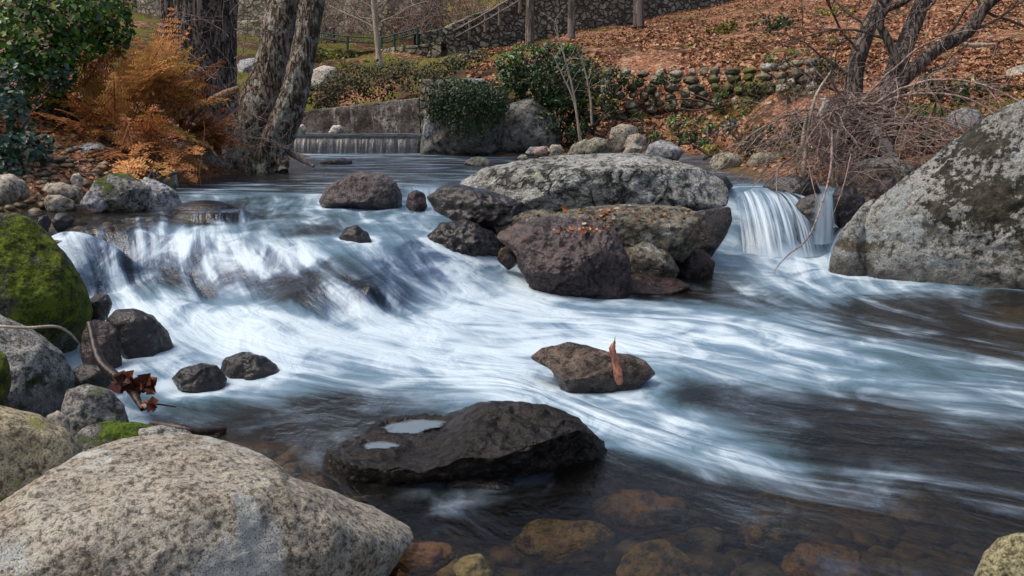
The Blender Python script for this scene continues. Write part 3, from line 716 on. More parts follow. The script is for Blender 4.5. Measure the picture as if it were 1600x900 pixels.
# -- middle of the lower pool
rock('rock', 'damp brown rock in mid stream carrying the upright bark strip', [(828,560),(845,545),(888,535),(920,541),(955,552),(985,554),(1010,566),(1024,584),(1000,596),(950,604),(905,610),(880,600),(862,578)],
     'leafrock', wy=606, D=.6, sub=6, seed=23, nf=5, lump=.06, fine=.01, planes=(((-.3,.5,.7),.66),))
rock('rock', 'broad flat black rock with rain puddles in the lower pool', [(502,722),(515,700),(560,682),(610,665),(660,655),(700,645),(740,630),(790,628),(850,634),(900,655),(935,685),(966,716),(950,732),(880,736),(800,738),(700,735),(600,742),(520,742)],
     'flat_black', wy=742, D=.62, sub=7, seed=24, nf=1, lump=.07, fine=.02, ext=.25, planes=(((.05,.5,.85),.72),))
rock('rock', 'low wet black hump in front of the flat black rock', [(690,762),(705,745),(740,735),(785,740),(812,760),(800,778),(740,782)], 'black_wet', Y=3.05, D=.7, sub=5, seed=25, lump=.08, ext=.1)
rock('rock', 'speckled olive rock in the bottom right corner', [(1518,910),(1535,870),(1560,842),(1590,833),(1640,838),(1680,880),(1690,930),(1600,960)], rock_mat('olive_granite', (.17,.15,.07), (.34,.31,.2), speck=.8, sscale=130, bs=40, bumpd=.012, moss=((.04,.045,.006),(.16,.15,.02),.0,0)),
     Y=2.32, D=.8, sub=6, seed=26, nf=3)
# -- central boulders
rock('boulder', 'long pale lichened granite slab across the middle of the stream', [(713,300),(722,284),(760,262),(800,250),(860,240),(940,236),(1010,237),(1060,248),(1100,266),(1132,284),(1140,300),(1132,318),(1085,322),(1060,330),(1000,331),(930,326),(890,334),(830,330),(770,328),(725,316)],
     'slab', Y=7.75, D=.62, sub=7, seed=31, nf=2, lump=.05, fine=.02, ext=.12, cat='boulder',
     planes=(((.0,.93,.36),.50),((.12,-.15,1),.60),((-.55,.2,.8),.66),((.65,.1,.75),.62)))
rock('boulder', 'lichened block under the right end of the pale slab', [(850,345),(890,326),(960,318),(1050,318),(1090,332),(1094,360),(1082,388),(1062,412),(1040,404),(1000,392),(940,380),(870,372)],
     'slab_low', Y=7.0, D=.6, sub=6, seed=32, nf=4, lump=.08, fine=.02, ext=.0, cat='boulder', planes=(((0,1,.25),.62),((-.1,-.1,1),.55)))
rock('rock', 'dark grey wedge shaped block between the pale slab and the right fall', [(1068,340),(1100,328),(1142,322),(1144,345),(1132,372),(1110,394),(1085,396),(1070,370)],
     'dark_purple', Y=7.35, D=.7, sub=5, seed=33, nf=2, lump=.03, ext=.15, planes=(((.5,.1,.9),.5),((-.6,0,.8),.55)))
rock('boulder', 'wet brown ledge below the slab with its foot in the foam', [(772,372),(800,350),(850,338),(915,342),(962,362),(982,405),(984,440),(975,455),(930,458),(880,462),(852,464),(830,440),(812,405),(795,385)],
     'brown_wet', wy=462, zw=.03, D=.62, sub=7, seed=34, nf=5, lump=.10, fine=.025, ext=.2, cat='boulder', planes=(((-.2,.75,.66),.55),))
rock('rock', 'fallen lichened stone leaning under the block right of the brown ledge', [(945,390),(965,370),(1010,374),(1046,396),(1062,420),(1050,436),(1005,434),(970,424)], 'slab_low', Y=6.8, D=.7, sub=5, seed=35, lump=.07, ext=.2)
rock('rock', 'dark brown wet rock in the shadow above the still corner', [(1040,400),(1065,385),(1100,390),(1118,408),(1112,428),(1070,436),(1045,428)], 'brown_wet', Y=7.15, D=.7, sub=5, seed=36, ext=.3)
rock('rock', 'shallow brown rock shelf running into the still corner', [(905,440),(960,425),(1010,430),(1060,436),(1080,448),(1040,456),(960,458)], 'brown_wet', Y=6.6, D=.6, sub=5, seed=37, nf=3, ext=.8)
rock('rock', 'jagged wet black rock left of the long slab', [(668,308),(690,294),(715,288),(770,300),(830,325),(860,345),(845,360),(800,364),(760,356),(715,345),(680,330)], 'black_wet', Y=7.15, D=.6, sub=6, seed=38, nf=10, lump=.15, ext=.1)
rock('rock', 'wet black rock splitting the water under the jagged rock', [(668,372),(690,350),(728,344),(768,362),(788,388),(740,396),(690,388)], 'black_wet', Y=6.75, D=.7, sub=6, seed=39, nf=10, lump=.17)
rock('rock', 'low reddish wet stone at the right edge of the left cascade', [(776,404),(782,388),(796,382),(808,392),(812,406),(794,412)], 'brown_wet', Y=6.5, D=.7, sub=4, seed=40)
rock('rock', 'dark rock with a hollow where orange leaves collect under the slab', [(770,350),(800,332),(850,328),(890,338),(900,360),(880,385),(830,380),(785,372)], 'slab_low', Y=7.0, D=.6, sub=5, seed=41, nf=6, lump=.08)
rock('boulder', 'dark rounded boulder at the lip of the left cascade', [(498,312),(510,292),(540,276),(565,268),(600,272),(618,285),(628,305),(626,322),(590,328),(540,322),(505,318)],
     'dark_purple', wy=326, zw=.46, D=.7, sub=6, seed=42, nf=5, lump=.06, cat='boulder')
rock('rock', 'brown stone standing in the spout beside the dark rounded boulder', [(634,322),(638,302),(650,296),(664,304),(668,322),(655,332)], 'brown_wet', Y=7.75, D=.8, sub=4, seed=43)
rock('rock', 'low black rock breaking through the left cascade', [(530,372),(540,356),(558,352),(575,364),(582,378),(560,384),(540,382)], 'black_wet', Y=6.35, D=.8, sub=4, seed=44, nf=8, lump=.1)
# -- right hand fall and its rocks
rock('boulder', 'huge pale lichened boulder on the right with black patches', [(1304,420),(1308,392),(1325,362),(1370,315),(1430,268),(1490,222),(1545,182),(1600,158),(1680,140),(1800,150),(1900,230),(1960,330),(1950,450),(1880,520),(1700,510),(1600,492),(1540,488),(1470,488),(1400,468),(1340,452),(1312,440)],
     'great', Y=6.75, D=.42, sub=7, seed=51, nf=4, lump=.045, fine=.022, ext=.18, cat='boulder', dents=((.02,.5,.8,.16,.10),(.12,.1,.9,.2,.12),(-.3,-.45,.8,.2,.08)),
     planes=(((-.45,.55,.7),.63),((.1,-.1,1),.62),((.4,.25,.88),.70)))
rock('rock', 'narrow lichened slab leaning on the left side of the huge boulder', [(1292,418),(1300,390),(1322,352),(1350,318),(1372,306),(1350,345),(1335,375),(1318,410),(1305,438)], 'great', Y=7.3, D=1.0, sub=5, seed=52, nf=4)
rock('rock', 'wet black ledge behind the right fall', [(1152,326),(1166,316),(1200,312),(1240,318),(1262,322),(1290,330),(1300,370),(1280,400),(1200,404),(1145,402)], 'black_wet', Y=8.62, D=.14, sub=5, seed=53, nf=6, lump=.05, ext=.1)
rock('rock', 'wet black rock behind the thin strand right of the main fall', [(1238,334),(1248,312),(1275,302),(1296,314),(1302,350),(1294,384),(1262,392),(1246,372)], 'black_wet', Y=8.25, D=.5, sub=5, seed=58, nf=7, lump=.08, ext=.1)
rock('rock', 'black rock at the inner corner between thin strand and huge boulder', [(1300,304),(1312,290),(1335,292),(1352,312),(1346,345),(1322,358),(1304,346)], 'black_wet', Y=8.3, D=.7, sub=5, seed=59, nf=7, lump=.08, ext=.1)
rock('rock', 'dark wet rock at the lip right of the main fall', [(1192,292),(1205,277),(1245,274),(1272,282),(1285,302),(1262,318),(1222,312)], 'black_wet', Y=8.75, D=.6, sub=5, seed=54, ext=.2)
rock('rock', 'dark rock under the overhanging twigs right of the thin fall', [(1295,330),(1300,290),(1330,262),(1380,262),(1420,280),(1430,310),(1395,335),(1345,360),(1310,365)], 'brown_wet', Y=8.75, D=.7, sub=6, seed=55, nf=6, lump=.08)
rock('rock', 'flat lichened stone at the root of the tangled bush', [(1330,262),(1350,248),(1400,245),(1430,262),(1425,280),(1380,288),(1345,280)], 'slab', Y=8.9, D=.6, sub=5, seed=56, nf=4)
rock('rock', 'low rock forming the left lip of the right fall', [(1085,280),(1100,272),(1135,276),(1146,290),(1130,300),(1095,296)], 'black_wet', Y=8.8, D=.6, sub=4, seed=57)
# -- stones drowned in the cascade
rock('rock', 'domed dark rock under a film of water at the top left of the cascade', [(258,350),(280,332),(310,320),(345,321),(368,338),(382,354),(330,362)], 'black_wet', Y=7.15, D=.8, sub=5, seed=61, nf=2, lump=.03, ext=.1)
rock('rock', 'smooth brown rock with a thin film of water left of the domed one', [(170,368),(188,352),(215,344),(245,350),(268,366),(225,374)], 'brown_wet', Y=6.75, D=.8, sub=5, seed=62, nf=2, lump=.03, ext=.1)
rock('rock', 'flat reddish black rock at the top left lip of the cascade', [(74,380),(90,372),(120,369),(150,375),(140,386),(95,388)], 'black_wet', Y=6.1, D=.7, sub=4, seed=63, ext=.1)
rock('rock', 'glossy black rock left of a smaller shiny one in the calm shallows', [(80,345),(88,334),(105,333),(116,342),(112,352),(90,356)], 'black_wet', Y=6.3, D=.8, sub=4, seed=64, nf=8, lump=.1)
rock('rock', 'small shiny black rock at the foot of the pebbly left bank', [(58,348),(62,338),(74,336),(80,346),(74,358),(62,356)], 'black_wet', Y=6.2, D=.8, sub=4, seed=65, nf=8, lump=.1)
# -- left bank
rock('rock', 'bank rock topped with bright green moss beside the upper pool', [(138,300),(148,282),(175,271),(200,272),(218,284),(240,290),(258,312),(240,322),(190,324),(150,320)], 'mossy_small', Y=7.3, D=.8, sub=6, seed=71, nf=4, lump=.07)
rock('rock', 'purplish grey rock right of the bright green mossy one', [(212,300),(225,276),(250,285),(275,300),(290,318),(255,324),(220,322)], 'bank_grey', Y=7.35, D=.8, sub=5, seed=72, nf=8, lump=.09)
rock('rock', 'grey pointed stone at the left foot of the mossy bank rock', [(125,318),(138,298),(152,300),(170,320),(150,326)], 'bank_grey', Y=7.05, D=.8, sub=4, seed=73, nf=8)
rock('rock', 'wide flat grey slab below the orange ferns', [(84,256),(90,238),(112,224),(155,222),(190,238),(195,252),(150,264),(100,264)], 'bank_grey', Y=8.6, D=.6, sub=5, seed=74, nf=4, planes=(((0,.95,.3),.45),))
rock('cobble', 'pale oval cobble on the pebbly left bank', [(60,272),(68,265),(90,264),(106,272),(104,282),(84,285),(66,281)], 'cobble_pale', Y=8.0, D=.8, sub=4, seed=75, nf=2)
rock('cobble', 'small pale cobble right of the oval one on the left bank', [(110,282),(114,272),(124,271),(130,280),(126,290),(116,291)], 'cobble_pale', Y=7.8, D=.8, sub=4, seed=76, nf=2)
rock('cobble', 'grey green cobble with a mossy band below the pale ones', [(66,296),(74,286),(100,285),(126,294),(130,304),(118,312),(84,310)], 'cobble', Y=7.45, D=.8, sub=4, seed=77, nf=3)
rock('cobble', 'tan cobble at the water edge of the pebbly bank', [(68,316),(74,305),(96,305),(116,314),(120,322),(96,326),(74,324)], 'cobble', Y=7.1, D=.8, sub=4, seed=78, nf=3)
rock('cobble', 'brown stone left of the grey green cobble', [(50,292),(58,284),(74,288),(76,298),(62,306),(50,302)], 'cobble', Y=7.6, D=.8, sub=4, seed=79, nf=4)
rock('rock', 'tan rock at the left edge under the ivy', [(-30,300),(-10,274),(20,272),(40,285),(52,305),(35,315),(0,318),(-25,315)], 'cobble', Y=7.1, D=.8, sub=5, seed=80, nf=4)
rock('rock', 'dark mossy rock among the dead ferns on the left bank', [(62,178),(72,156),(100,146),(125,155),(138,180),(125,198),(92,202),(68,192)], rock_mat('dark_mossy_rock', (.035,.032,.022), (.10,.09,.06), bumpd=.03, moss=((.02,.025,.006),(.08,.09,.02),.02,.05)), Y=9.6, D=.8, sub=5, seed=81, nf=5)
rock('rock', 'greenish stone half hidden by ferns right of the dark mossy rock', [(140,205),(150,192),(175,193),(186,208),(180,224),(152,224)], 'bank_moss', Y=9.4, D=.8, sub=4, seed=82)
rock('cobble', 'little pale stone above the flat grey slab', [(100,222),(106,216),(116,218),(120,225),(110,228)], 'cobble_pale', Y=9.1, D=.8, sub=3, seed=83)
rock('rock', 'grey rock at the fern foot left of the twin trunk', [(272,245),(280,222),(300,213),(325,228),(340,248),(320,262),(285,262)], 'bank_grey', Y=10.6, D=.8, sub=5, seed=84, nf=6)
rock('rock', 'brown bank rock touching the roots of the twin trunk', [(318,258),(326,238),(345,232),(362,242),(364,260),(340,266)], 'cobble', Y=10.9, D=.8, sub=4, seed=85, nf=6)
rock('rock', 'grey stone between fern and mossy rock at the waterside', [(240,282),(248,268),(262,262),(275,270),(280,288),(258,296)], 'bank_grey', Y=8.6, D=.8, sub=4, seed=86, nf=6)
# -- upper pool and far bank
rock('rock', 'small mossy rock alone in the upper pool', [(724,256),(735,247),(752,245),(766,250),(768,258),(748,262)], 'bank_moss', wy=259, zw=.55, D=.8, sub=4, seed=90, nf=3)
rock('rock', 'flat dark rock barely above the upper pool', [(498,253),(512,248),(540,247),(551,251),(548,256),(510,257)], 'black_wet', wy=256, zw=.55, D=.7, sub=4, seed=91, nf=3, ext=.8)
rock('boulder', 'dark boulder under the hanging ivy beside the weir', [(655,236),(660,195),(675,150),(690,128),(740,122),(780,150),(790,190),(780,225),(770,238),(700,240)], 'far_rock', Y=15.0, D=.8, sub=6, seed=92, nf=6, lump=.07, cat='boulder', ext=.1)
rock('boulder', 'smooth dark grey boulder under the green bush', [(765,236),(770,200),(790,165),(830,152),(865,180),(880,215),(870,236),(820,240)], 'far_rock', Y=15.2, D=.8, sub=6, seed=93, nf=3, lump=.04, cat='boulder', ext=.1)
rock('rock', 'pale pointed stone at the foot of the ivy boulder', [(660,205),(664,186),(674,178),(682,188),(678,202),(668,210)], 'bank_grey', Y=14.4, D=.7, sub=4, seed=94)
far = [
 ('yellow green mossy stone leading the row on the far bank', [(884,238),(895,226),(915,217),(926,222),(922,236),(900,240)], 'bank_moss', 13.6),
 ('blocky stone with moss on its right side in the far row', [(914,236),(918,220),(930,214),(950,218),(960,232),(945,240)], 'bank_moss', 13.4),
 ('largest round tan stone of the far bank', [(952,215),(956,200),(972,193),(990,196),(997,208),(990,224),(965,227)], 'cobble', 14.2),
 ('round grey tan stone right of the largest far bank stone', [(974,228),(982,212),(998,208),(1010,216),(1010,230),(990,234)], 'cobble', 13.9),
 ('low flat tan stone in front of the round far bank ones', [(972,238),(980,227),(992,224),(1004,230),(1002,238),(985,240)], 'cobble', 13.3),
 ('pale grey peaked stone on the far bank', [(1006,240),(1015,225),(1034,218),(1052,224),(1070,236),(1060,243),(1025,244)], 'bank_grey', 13.0),
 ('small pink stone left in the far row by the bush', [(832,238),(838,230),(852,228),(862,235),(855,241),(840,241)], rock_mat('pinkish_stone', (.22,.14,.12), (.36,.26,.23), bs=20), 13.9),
 ('brown stone behind the small pink one', [(855,236),(862,226),(876,226),(882,236),(870,241)], 'cobble', 13.8),
 ('grey flat stone left of the small pink one', [(820,238),(828,230),(842,229),(846,236),(834,240)], 'bank_grey', 14.2),
 ('tiny brown stone at the waterline before the pale slab', [(808,247),(814,241),(822,242),(826,248),(815,250)], 'cobble', 12.6),
 ('rounded brown olive rock at the right shore of the upper pool', [(1108,255),(1115,243),(1135,237),(1155,242),(1163,255),(1145,262),(1118,262)], 'bank_moss', 11.6),
 ('moss capped dark rock at the right shore under twigs', [(1165,258),(1175,242),(1195,235),(1212,242),(1222,258),(1195,266)], 'bank_moss', 11.0),
 ('pale grey rock right of the tangled bush', [(1478,195),(1485,176),(1505,168),(1530,172),(1538,190),(1520,208),(1490,210)], 'bank_grey', 10.6),
 ('brown rock at the right edge on the leafy slope', [(1560,125),(1575,108),(1600,100),(1640,105),(1660,130),(1620,140),(1580,136)], 'cobble', 13.0),
 ('pale boulder behind the twin trunk above the weir', [(478,130),(486,110),(505,102),(525,106),(528,122),(505,134)], 'cobble_pale', 21.0),
 ('grey boulder beyond the white water behind the twin trunk', [(366,112),(375,94),(398,90),(415,100),(412,118),(385,122)], 'bank_grey', 22.0),
 ('small pale stone at the left end of the weir', [(458,206),(464,196),(474,194),(480,202),(474,209)], 'cobble_pale', 16.0),
 ('flat pale stone behind the weir crest', [(512,206),(520,196),(532,195),(538,203),(525,208)], 'cobble_pale', 16.3),
 ('bluish grey slab topping the hanging ivy', [(720,128),(730,122),(755,123),(764,129),(740,133)], 'bank_grey', 15.4),
]
for i, (lb, ol, mt, Y) in enumerate(far):
    rock('rock', lb, ol, mt, Y=Y, D=.85, sub=4, seed=100 + i, nf=3, lump=.04, fine=.01)
# -- stones seen through the water at the bottom
for i, (lb, px, py, z, rx, ry, rz, mt) in enumerate([
 ('orange stone seen through the water right of the granite boulder', 662, 872, -.14, .10, .07, .05, 'orange_sub'),
 ('pale greenish stone under water beside the orange one', 738, 892, -.14, .06, .06, .05, 'green_sub'),
 ('round golden stone under water at the bottom middle', 1030, 895, -.13, .13, .1, .09, 'olive_sub'),
 ('long brown stone under water left of the golden one', 880, 850, -.16, .17, .09, .08, 'olive_sub'),
 ('brown drowned stone behind the golden one', 1000, 800, -.18, .18, .09, .08, 'brown_sub'),
 ('amber drowned stone in the dark water right of the golden one', 1200, 830, -.22, .10, .08, .08, 'olive_sub'),
 ('reddish drowned stone at the bottom right of centre', 1290, 888, -.22, .15, .1, .09, 'brown_sub'),
 ('brown stone under the brown edge of the granite boulder', 592, 892, -.05, .06, .06, .06, 'brown_sub')]):
    C = WZ(px, py, z); V, Fq = ICO[5]
    V2 = V * [rx, ry, rz]; V2 = V2 * (1 + .22 * fbm(V * 1.1 + i * 5, 3))[:, None] + C
    tag(mesh('submerged_stone', V2, Fq, M[mt]), lb, 'stone', 'stones drowned in the lower pool')

# loose gravel and cobbles of the bed and the left bank: nobody could count them
rng = np.random.default_rng(5)
b = Bag(); V3, F3 = ICO[3]
n = 1500
px = np.stack([rng.uniform(-1.2, 4.2, n) * rng.uniform(.3, 1, n), rng.uniform(1.6, 5.2, n)], 1)
pb = np.stack([rng.uniform(-4.6, -3.1, 500), rng.uniform(6.4, 8.6, 500)], 1)
pc = np.stack([rng.uniform(-2.9, -.8, 250), rng.uniform(2.6, 4.8, 250)], 1)
for A, smin, smax in ((px, .02, .085), (pb, .015, .06), (pc, .015, .06)):
    z = ground_z(A)
    for (x, y), zz_ in zip(A, z):
        s = rng.uniform(smin, smax) * rng.uniform(.6, 1)
        v = V3 * [s * rng.uniform(.8, 1.5), s * rng.uniform(.8, 1.3), s * rng.uniform(.5, .8)]
        a = rng.uniform(0, 3.14); c, d = math.cos(a), math.sin(a)
        v = v * (1 + .2 * fbm(V3 * 1.2 + rng.uniform(0, 50), 1))[:, None]
        b.add(v @ np.array([[c, d, 0], [-d, c, 0], [0, 0, 1]]) + [x, y, zz_ + s * .2], F3, rng.uniform())
t = NT('gravel'); P = t.pos()
c = t.ramp(t.attr('rnd'), [(0, (.03, .022, .015)), (.3, (.09, .065, .04)), (.55, (.20, .14, .08)), (.75, (.11, .10, .085)), (.9, (.32, .26, .16)), (1, (.26, .15, .08))])
c = t.mix(t.ss(t.noise(P, 25, 5, .7), .35, .65), t.mix(1.0, c, (.4, .4, .38), 'MULTIPLY'), c)
M_gravel = t.done(t.bsdf(c, .6, .4, t.bump(t.noise(P, 60, 4), .5, .01)))
tag(b.build('gravel', M_gravel), 'brown and tan gravel of the stream bed and the left shore', 'gravel', kind='stuff')


from mathutils.bvhtree import BVHTree
def surf(label, sub, px, py):          # first point of that rock on a line of sight
    bv = BVHTree.FromPolygons([tuple(v) for v in ROCKS[label]], [tuple(int(i) for i in f) for f in ICO[sub][1]])
    d = ray(px, py); d /= np.linalg.norm(d); h = bv.ray_cast(Vector(CAM), Vector(d))[0]
    return np.array(h) if h else W(px, py, 4.1)
# ------------------------------------------------------------------ walls of the background
def wall_mat(name, scale, c1, c2, joint, moss_=.0, jw=.10, graf=False):
    t = NT(name); P = t.pos()
    Pd = t.vmath('ADD', t.vmath('MULTIPLY', P, (1, 1, 1.35)), t.vmath('MULTIPLY', t.n('TexNoise', Vector=P, Scale=3.0, Detail=3.0).outputs[1], (.25, .25, .25)))
    v = t.n('TexVoronoi', Vector=Pd, Scale=scale); e = t.n('TexVoronoi', _feature='DISTANCE_TO_EDGE', Vector=Pd, Scale=scale)
    r = t.n('SeparateColor', Color=v.outputs['Color']).outputs[0]
    c = t.mix(r, c1, c2)
    c = t.mix(t.ss(t.noise(P, 14, 7, .7), .38, .62), t.mix(1.0, c, (.45, .43, .4), 'MULTIPLY'), c)
    j = t.ss(e.outputs[0], .02, jw)
    c = t.mix(j, joint, c)
    m = t.ss(t.math('ADD', t.noise(P, .8, 6, .65), moss_), .56, .66)
    c = t.mix(t.math('MULTIPLY', m, .75), c, t.mix(t.noise(P, 12, 4), (.02, .025, .008), (.16, .15, .03)))
    h = t.math('ADD', t.math('MULTIPLY', j, 1.0), t.math('MULTIPLY', t.noise(P, 16, 5, .7), .5))
    return t.done(t.bsdf(c, .9, .2, t.bump(h, 1.0, .08)))
def wall(name, label, cat, pts, mat, thick=.4, nu=220, nv=40, rough_=.04, topn=.05, parent=None):
    """pts: (px, py foot, py top, Y)"""
    pts = np.array(pts, float)
    u = np.linspace(0, len(pts) - 1, nu); k = np.arange(len(pts))
    q = np.stack([np.interp(u, k, pts[:, i]) for i in range(4)], 1)
    lo = np.array([W(a, b, d) for a, b, c, d in q]); hi = np.array([W(a, c, d) for a, b, c, d in q])
    lo[:, 2] -= .4
    hi[:, 2] += fbm(hi * 1.6, 3) * topn
    v = np.linspace(0, 1, nv)[:, None]
    prof = []
    dirn = hi[-1, :2] - lo[0, :2]; nb = np.array([-dirn[1], dirn[0], 0]); nb /= np.linalg.norm(nb)
    if nb[1] < 0: nb = -nb
    for s in np.linspace(0, 1, nv): prof.append(lo + (hi - lo) * [1, 1, s] * 1.0 + 0)
    for s in (.5, 1.0): prof.append(hi + nb * thick * s)
    prof.append(lo + nb * thick)
    V = np.concatenate(prof)
    front = np.arange(len(V)) < nu * nv
    d = fbm(V * 1.3, 3) * rough_ * 1.5 + fbm(V * 5, 3) * rough_
    V[front] -= nb * d[front][:, None]
    F_ = grid_faces(len(prof), nu)
    o = mesh(name, V, F_, mat, parent)
    if parent is None: tag(o, label, cat)
    return o
Mpale = wall_mat('pale_masonry', 4.6, (.38, .33, .23), (.64, .58, .45), (.22, .19, .14), -.06)
Mgreyw = wall_mat('grey_masonry', 4.4, (.22, .195, .155), (.52, .47, .38), (.08, .07, .055), -.02, .15)
Mterr = wall_mat('mossy_masonry', 4.5, (.2, .18, .12), (.5, .45, .33), (.05, .05, .03), .0)
wall('stone_wall', 'pale tall masonry wall high behind the thin bare tree', 'wall', [(200,75,-160,30.5),(480,66,-160,30.5),(600,58,-150,30.5),(690,55,-150,30.8)], Mpale)
wall('stone_wall', 'long grey masonry wall along the top of the leafy slope', 'wall', [(655,88,52,27),(700,88,42,27.5),(760,78,16,28),(830,64,-10,29),(1000,33,-60,31),(1130,5,-100,33),(1300,-30,-160,35)], Mgreyw, nu=320)
wall('stone_wall', 'low terrace wall under the green railing', 'wall', [(585,97,76,24.5),(640,96,70,24),(690,92,66,24)], Mterr, nu=120, nv=20)
wall('stone_wall', 'mossy terrace wall left of the thin bare tree', 'wall', [(490,112,74,23.5),(540,108,78,23.5),(592,102,80,24)], wall_mat('green_masonry', 4.5, (.1, .1, .05), (.26, .24, .15), (.03, .03, .015), .14), nu=120, nv=20)
wall('stone_wall', 'pale path wall seen between the trunk group and the twin trunk', 'wall', [(330,75,34,28),(420,72,30,28),(520,70,44,28)], Mpale, nu=120, nv=20)
t = NT('stained_concrete'); P = t.pos()
c = t.mix(t.ss(t.noise(P, 1.8, 7, .65), .38, .62), (.085, .065, .055), (.22, .19, .165))
c = t.mix(t.ss(t.noise(t.vmath('MULTIPLY', P, (4, 4, .7)), 1.5, 6, .65), .54, .66), c, (.40, .37, .33))
c = t.mix(t.ss(t.noise(P, 26, 5, .7), .5, .38), c, (.035, .03, .028))
M_conc = t.done(t.bsdf(c, .9, .2, t.bump(t.noise(P, 18, 6, .7), .8, .05)))
wall('channel_wall', 'stained concrete channel wall behind the weir', 'wall', [(425,207,182,16.8),(500,207,170,16.6),(560,207,164,16.5),(655,207,153,16.3)], M_conc, thick=.35, nu=150, nv=30, rough_=.02, topn=.015)
wall('channel_wall', 'short ivy topped wall end between concrete wall and ivy boulder', 'wall', [(656,212,124,16.2),(690,225,122,16.0)], Mgreyw, thick=.5, nu=50, nv=40)
# sill of the weir
bb = Bag(); a = W(440, 209, 15.5); e = W(668, 209, 15.5)
g = np.linspace(0, 1, 60)
V = []
for yy, zz_ in ((15.55, .3), (15.52, zc - .03), (15.62, zc - .008), (15.95, zc - .02)):
    l = np.stack([a[0] + (e[0] - a[0]) * g, np.full(60, yy), np.full(60, zz_)], 1); l[:, 1] += .02 * fbm(l * 3, 2); V.append(l)
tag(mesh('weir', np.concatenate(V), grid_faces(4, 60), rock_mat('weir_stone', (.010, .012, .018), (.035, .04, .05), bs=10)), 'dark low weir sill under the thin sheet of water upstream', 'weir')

# dry stone retaining wall, real stones
rng = np.random.default_rng(21)
b = Bag(); V3, F3 = ICO[4]
A = np.array([W(935, 190, 16.6), W(1010, 190, 16.6), W(1100, 189, 16.4), W(1180, 187, 15.8), W(1270, 182, 14.8)])
for row in range(8):
    x = 0.0; L = catmull(A, 200); s = np.concatenate([[0], np.cumsum(np.linalg.norm(np.diff(L[:, :2], axis=0), axis=1))])
    while x < s[-1]:
        w = rng.uniform(.10, .26)
        x += w * .9
        c = np.array([np.interp(x, s, L[:, 0]), np.interp(x, s, L[:, 1]), np.interp(x, s, L[:, 2]) - .08 + row * .135 + rng.normal() * .02])
        v = V3.copy()
        for _ in range(3):
            n_ = rng.normal(size=3); n_ /= np.linalg.norm(n_); v -= n_ * np.maximum(0, v @ n_ - .7)[:, None] * .8
        v = v * [w * .62, .2, rng.uniform(.07, .10)] * (1 + .12 * fbm(V3 * 1.5 + rng.uniform(0, 90), 2))[:, None]
        c[1] += .03 * rng.normal() + row * .015
        b.add(v + c, F3, rng.uniform()); x += w * .9
t = NT('dry_wall_stone'); P = t.pos()
c = t.ramp(t.attr('rnd'), [(0, (.08, .075, .06)), (.4, (.17, .16, .12)), (.75, (.28, .26, .2)), (1, (.36, .35, .32))])
c = t.mix(t.ss(t.noise(P, 14, 6, .7), .36, .6), t.mix(1.0, c, (.35, .34, .3), 'MULTIPLY'), c)
c = t.mix(t.math('MULTIPLY', t.ss(t.noise(P, 1.6, 5, .65), .50, .6), .8), c, t.mix(t.noise(P, 25, 3), (.02, .03, .006), (.14, .15, .02)))
tag(b.build('dry_stone_wall', t.done(t.bsdf(c, .9, .2, t.bump(t.noise(P, 24, 5), .8, .03)))), 'dry stone retaining wall of rounded stones at the foot of the leafy slope', 'wall')

# ------------------------------------------------------------------ fences, posts, railing
def wood_mat(name, c1, c2, sc=8, rough=.85):
    t = NT(name); P = t.pos(); n = t.noise(t.vmath('MULTIPLY', P, (1, 1, .12)), sc * 6, 5, .65)
    return t.done(t.bsdf(t.mix(t.ss(n, .35, .65), c1, c2), rough, .25, t.bump(n, .6, .01)))
M_post = wood_mat('weathered_wood', (.10, .08, .065), (.30, .26, .22))
M_grn = wood_mat('green_paint', (.02, .055, .04), (.035, .09, .065), 2, .6)
root = empty('rail_fence', W(758, 42, 27.6), 'rustic wooden rail fence climbing along the top of the grey wall', 'fence')
tops = [(706,46,70),(733,32,54),(758,18,44),(780,5,34),(812,-14,14)]
for i, (px, a, c) in enumerate(tops):
    b = Bag(); tube(b, catmull([W(px, c + 6, 27.7), W(px + 1, (a + c) / 2, 27.7), W(px, a, 27.7)], 6), [.05, .048, .05, .045, .05, .045], 7); b.build('post', M_post, root)
for off in (3, 14):
    for (p0, a0, _), (p1, a1, _) in zip(tops[:-1], tops[1:]):
        b = Bag(); tube(b, catmull([W(p0, a0 + off, 27.6), W((p0 + p1) / 2, (a0 + a1) / 2 + off + .8, 27.6), W(p1, a1 + off, 27.6)], 6), .028, 6); b.build('rail', M_post, root)
root = empty('railing', W(600, 75, 26.5), 'thin green metal railing bending round the terrace below the pale wall', 'railing')
rp = [(496,50,66),(543,56,74),(596,58,76),(616,53,70),(652,43,66)]
for px, a, c in rp:
    b = Bag(); tube(b, [W(px, c + 3, 26.5), W(px, a, 26.5)], .035, 6); b.build('post', M_grn, root)
for off in (1, 9):
    b = Bag(); tube(b, catmull([W(px, a + off, 26.5) for px, a, c in rp], 30), .022, 5); b.build('rail', M_grn, root)

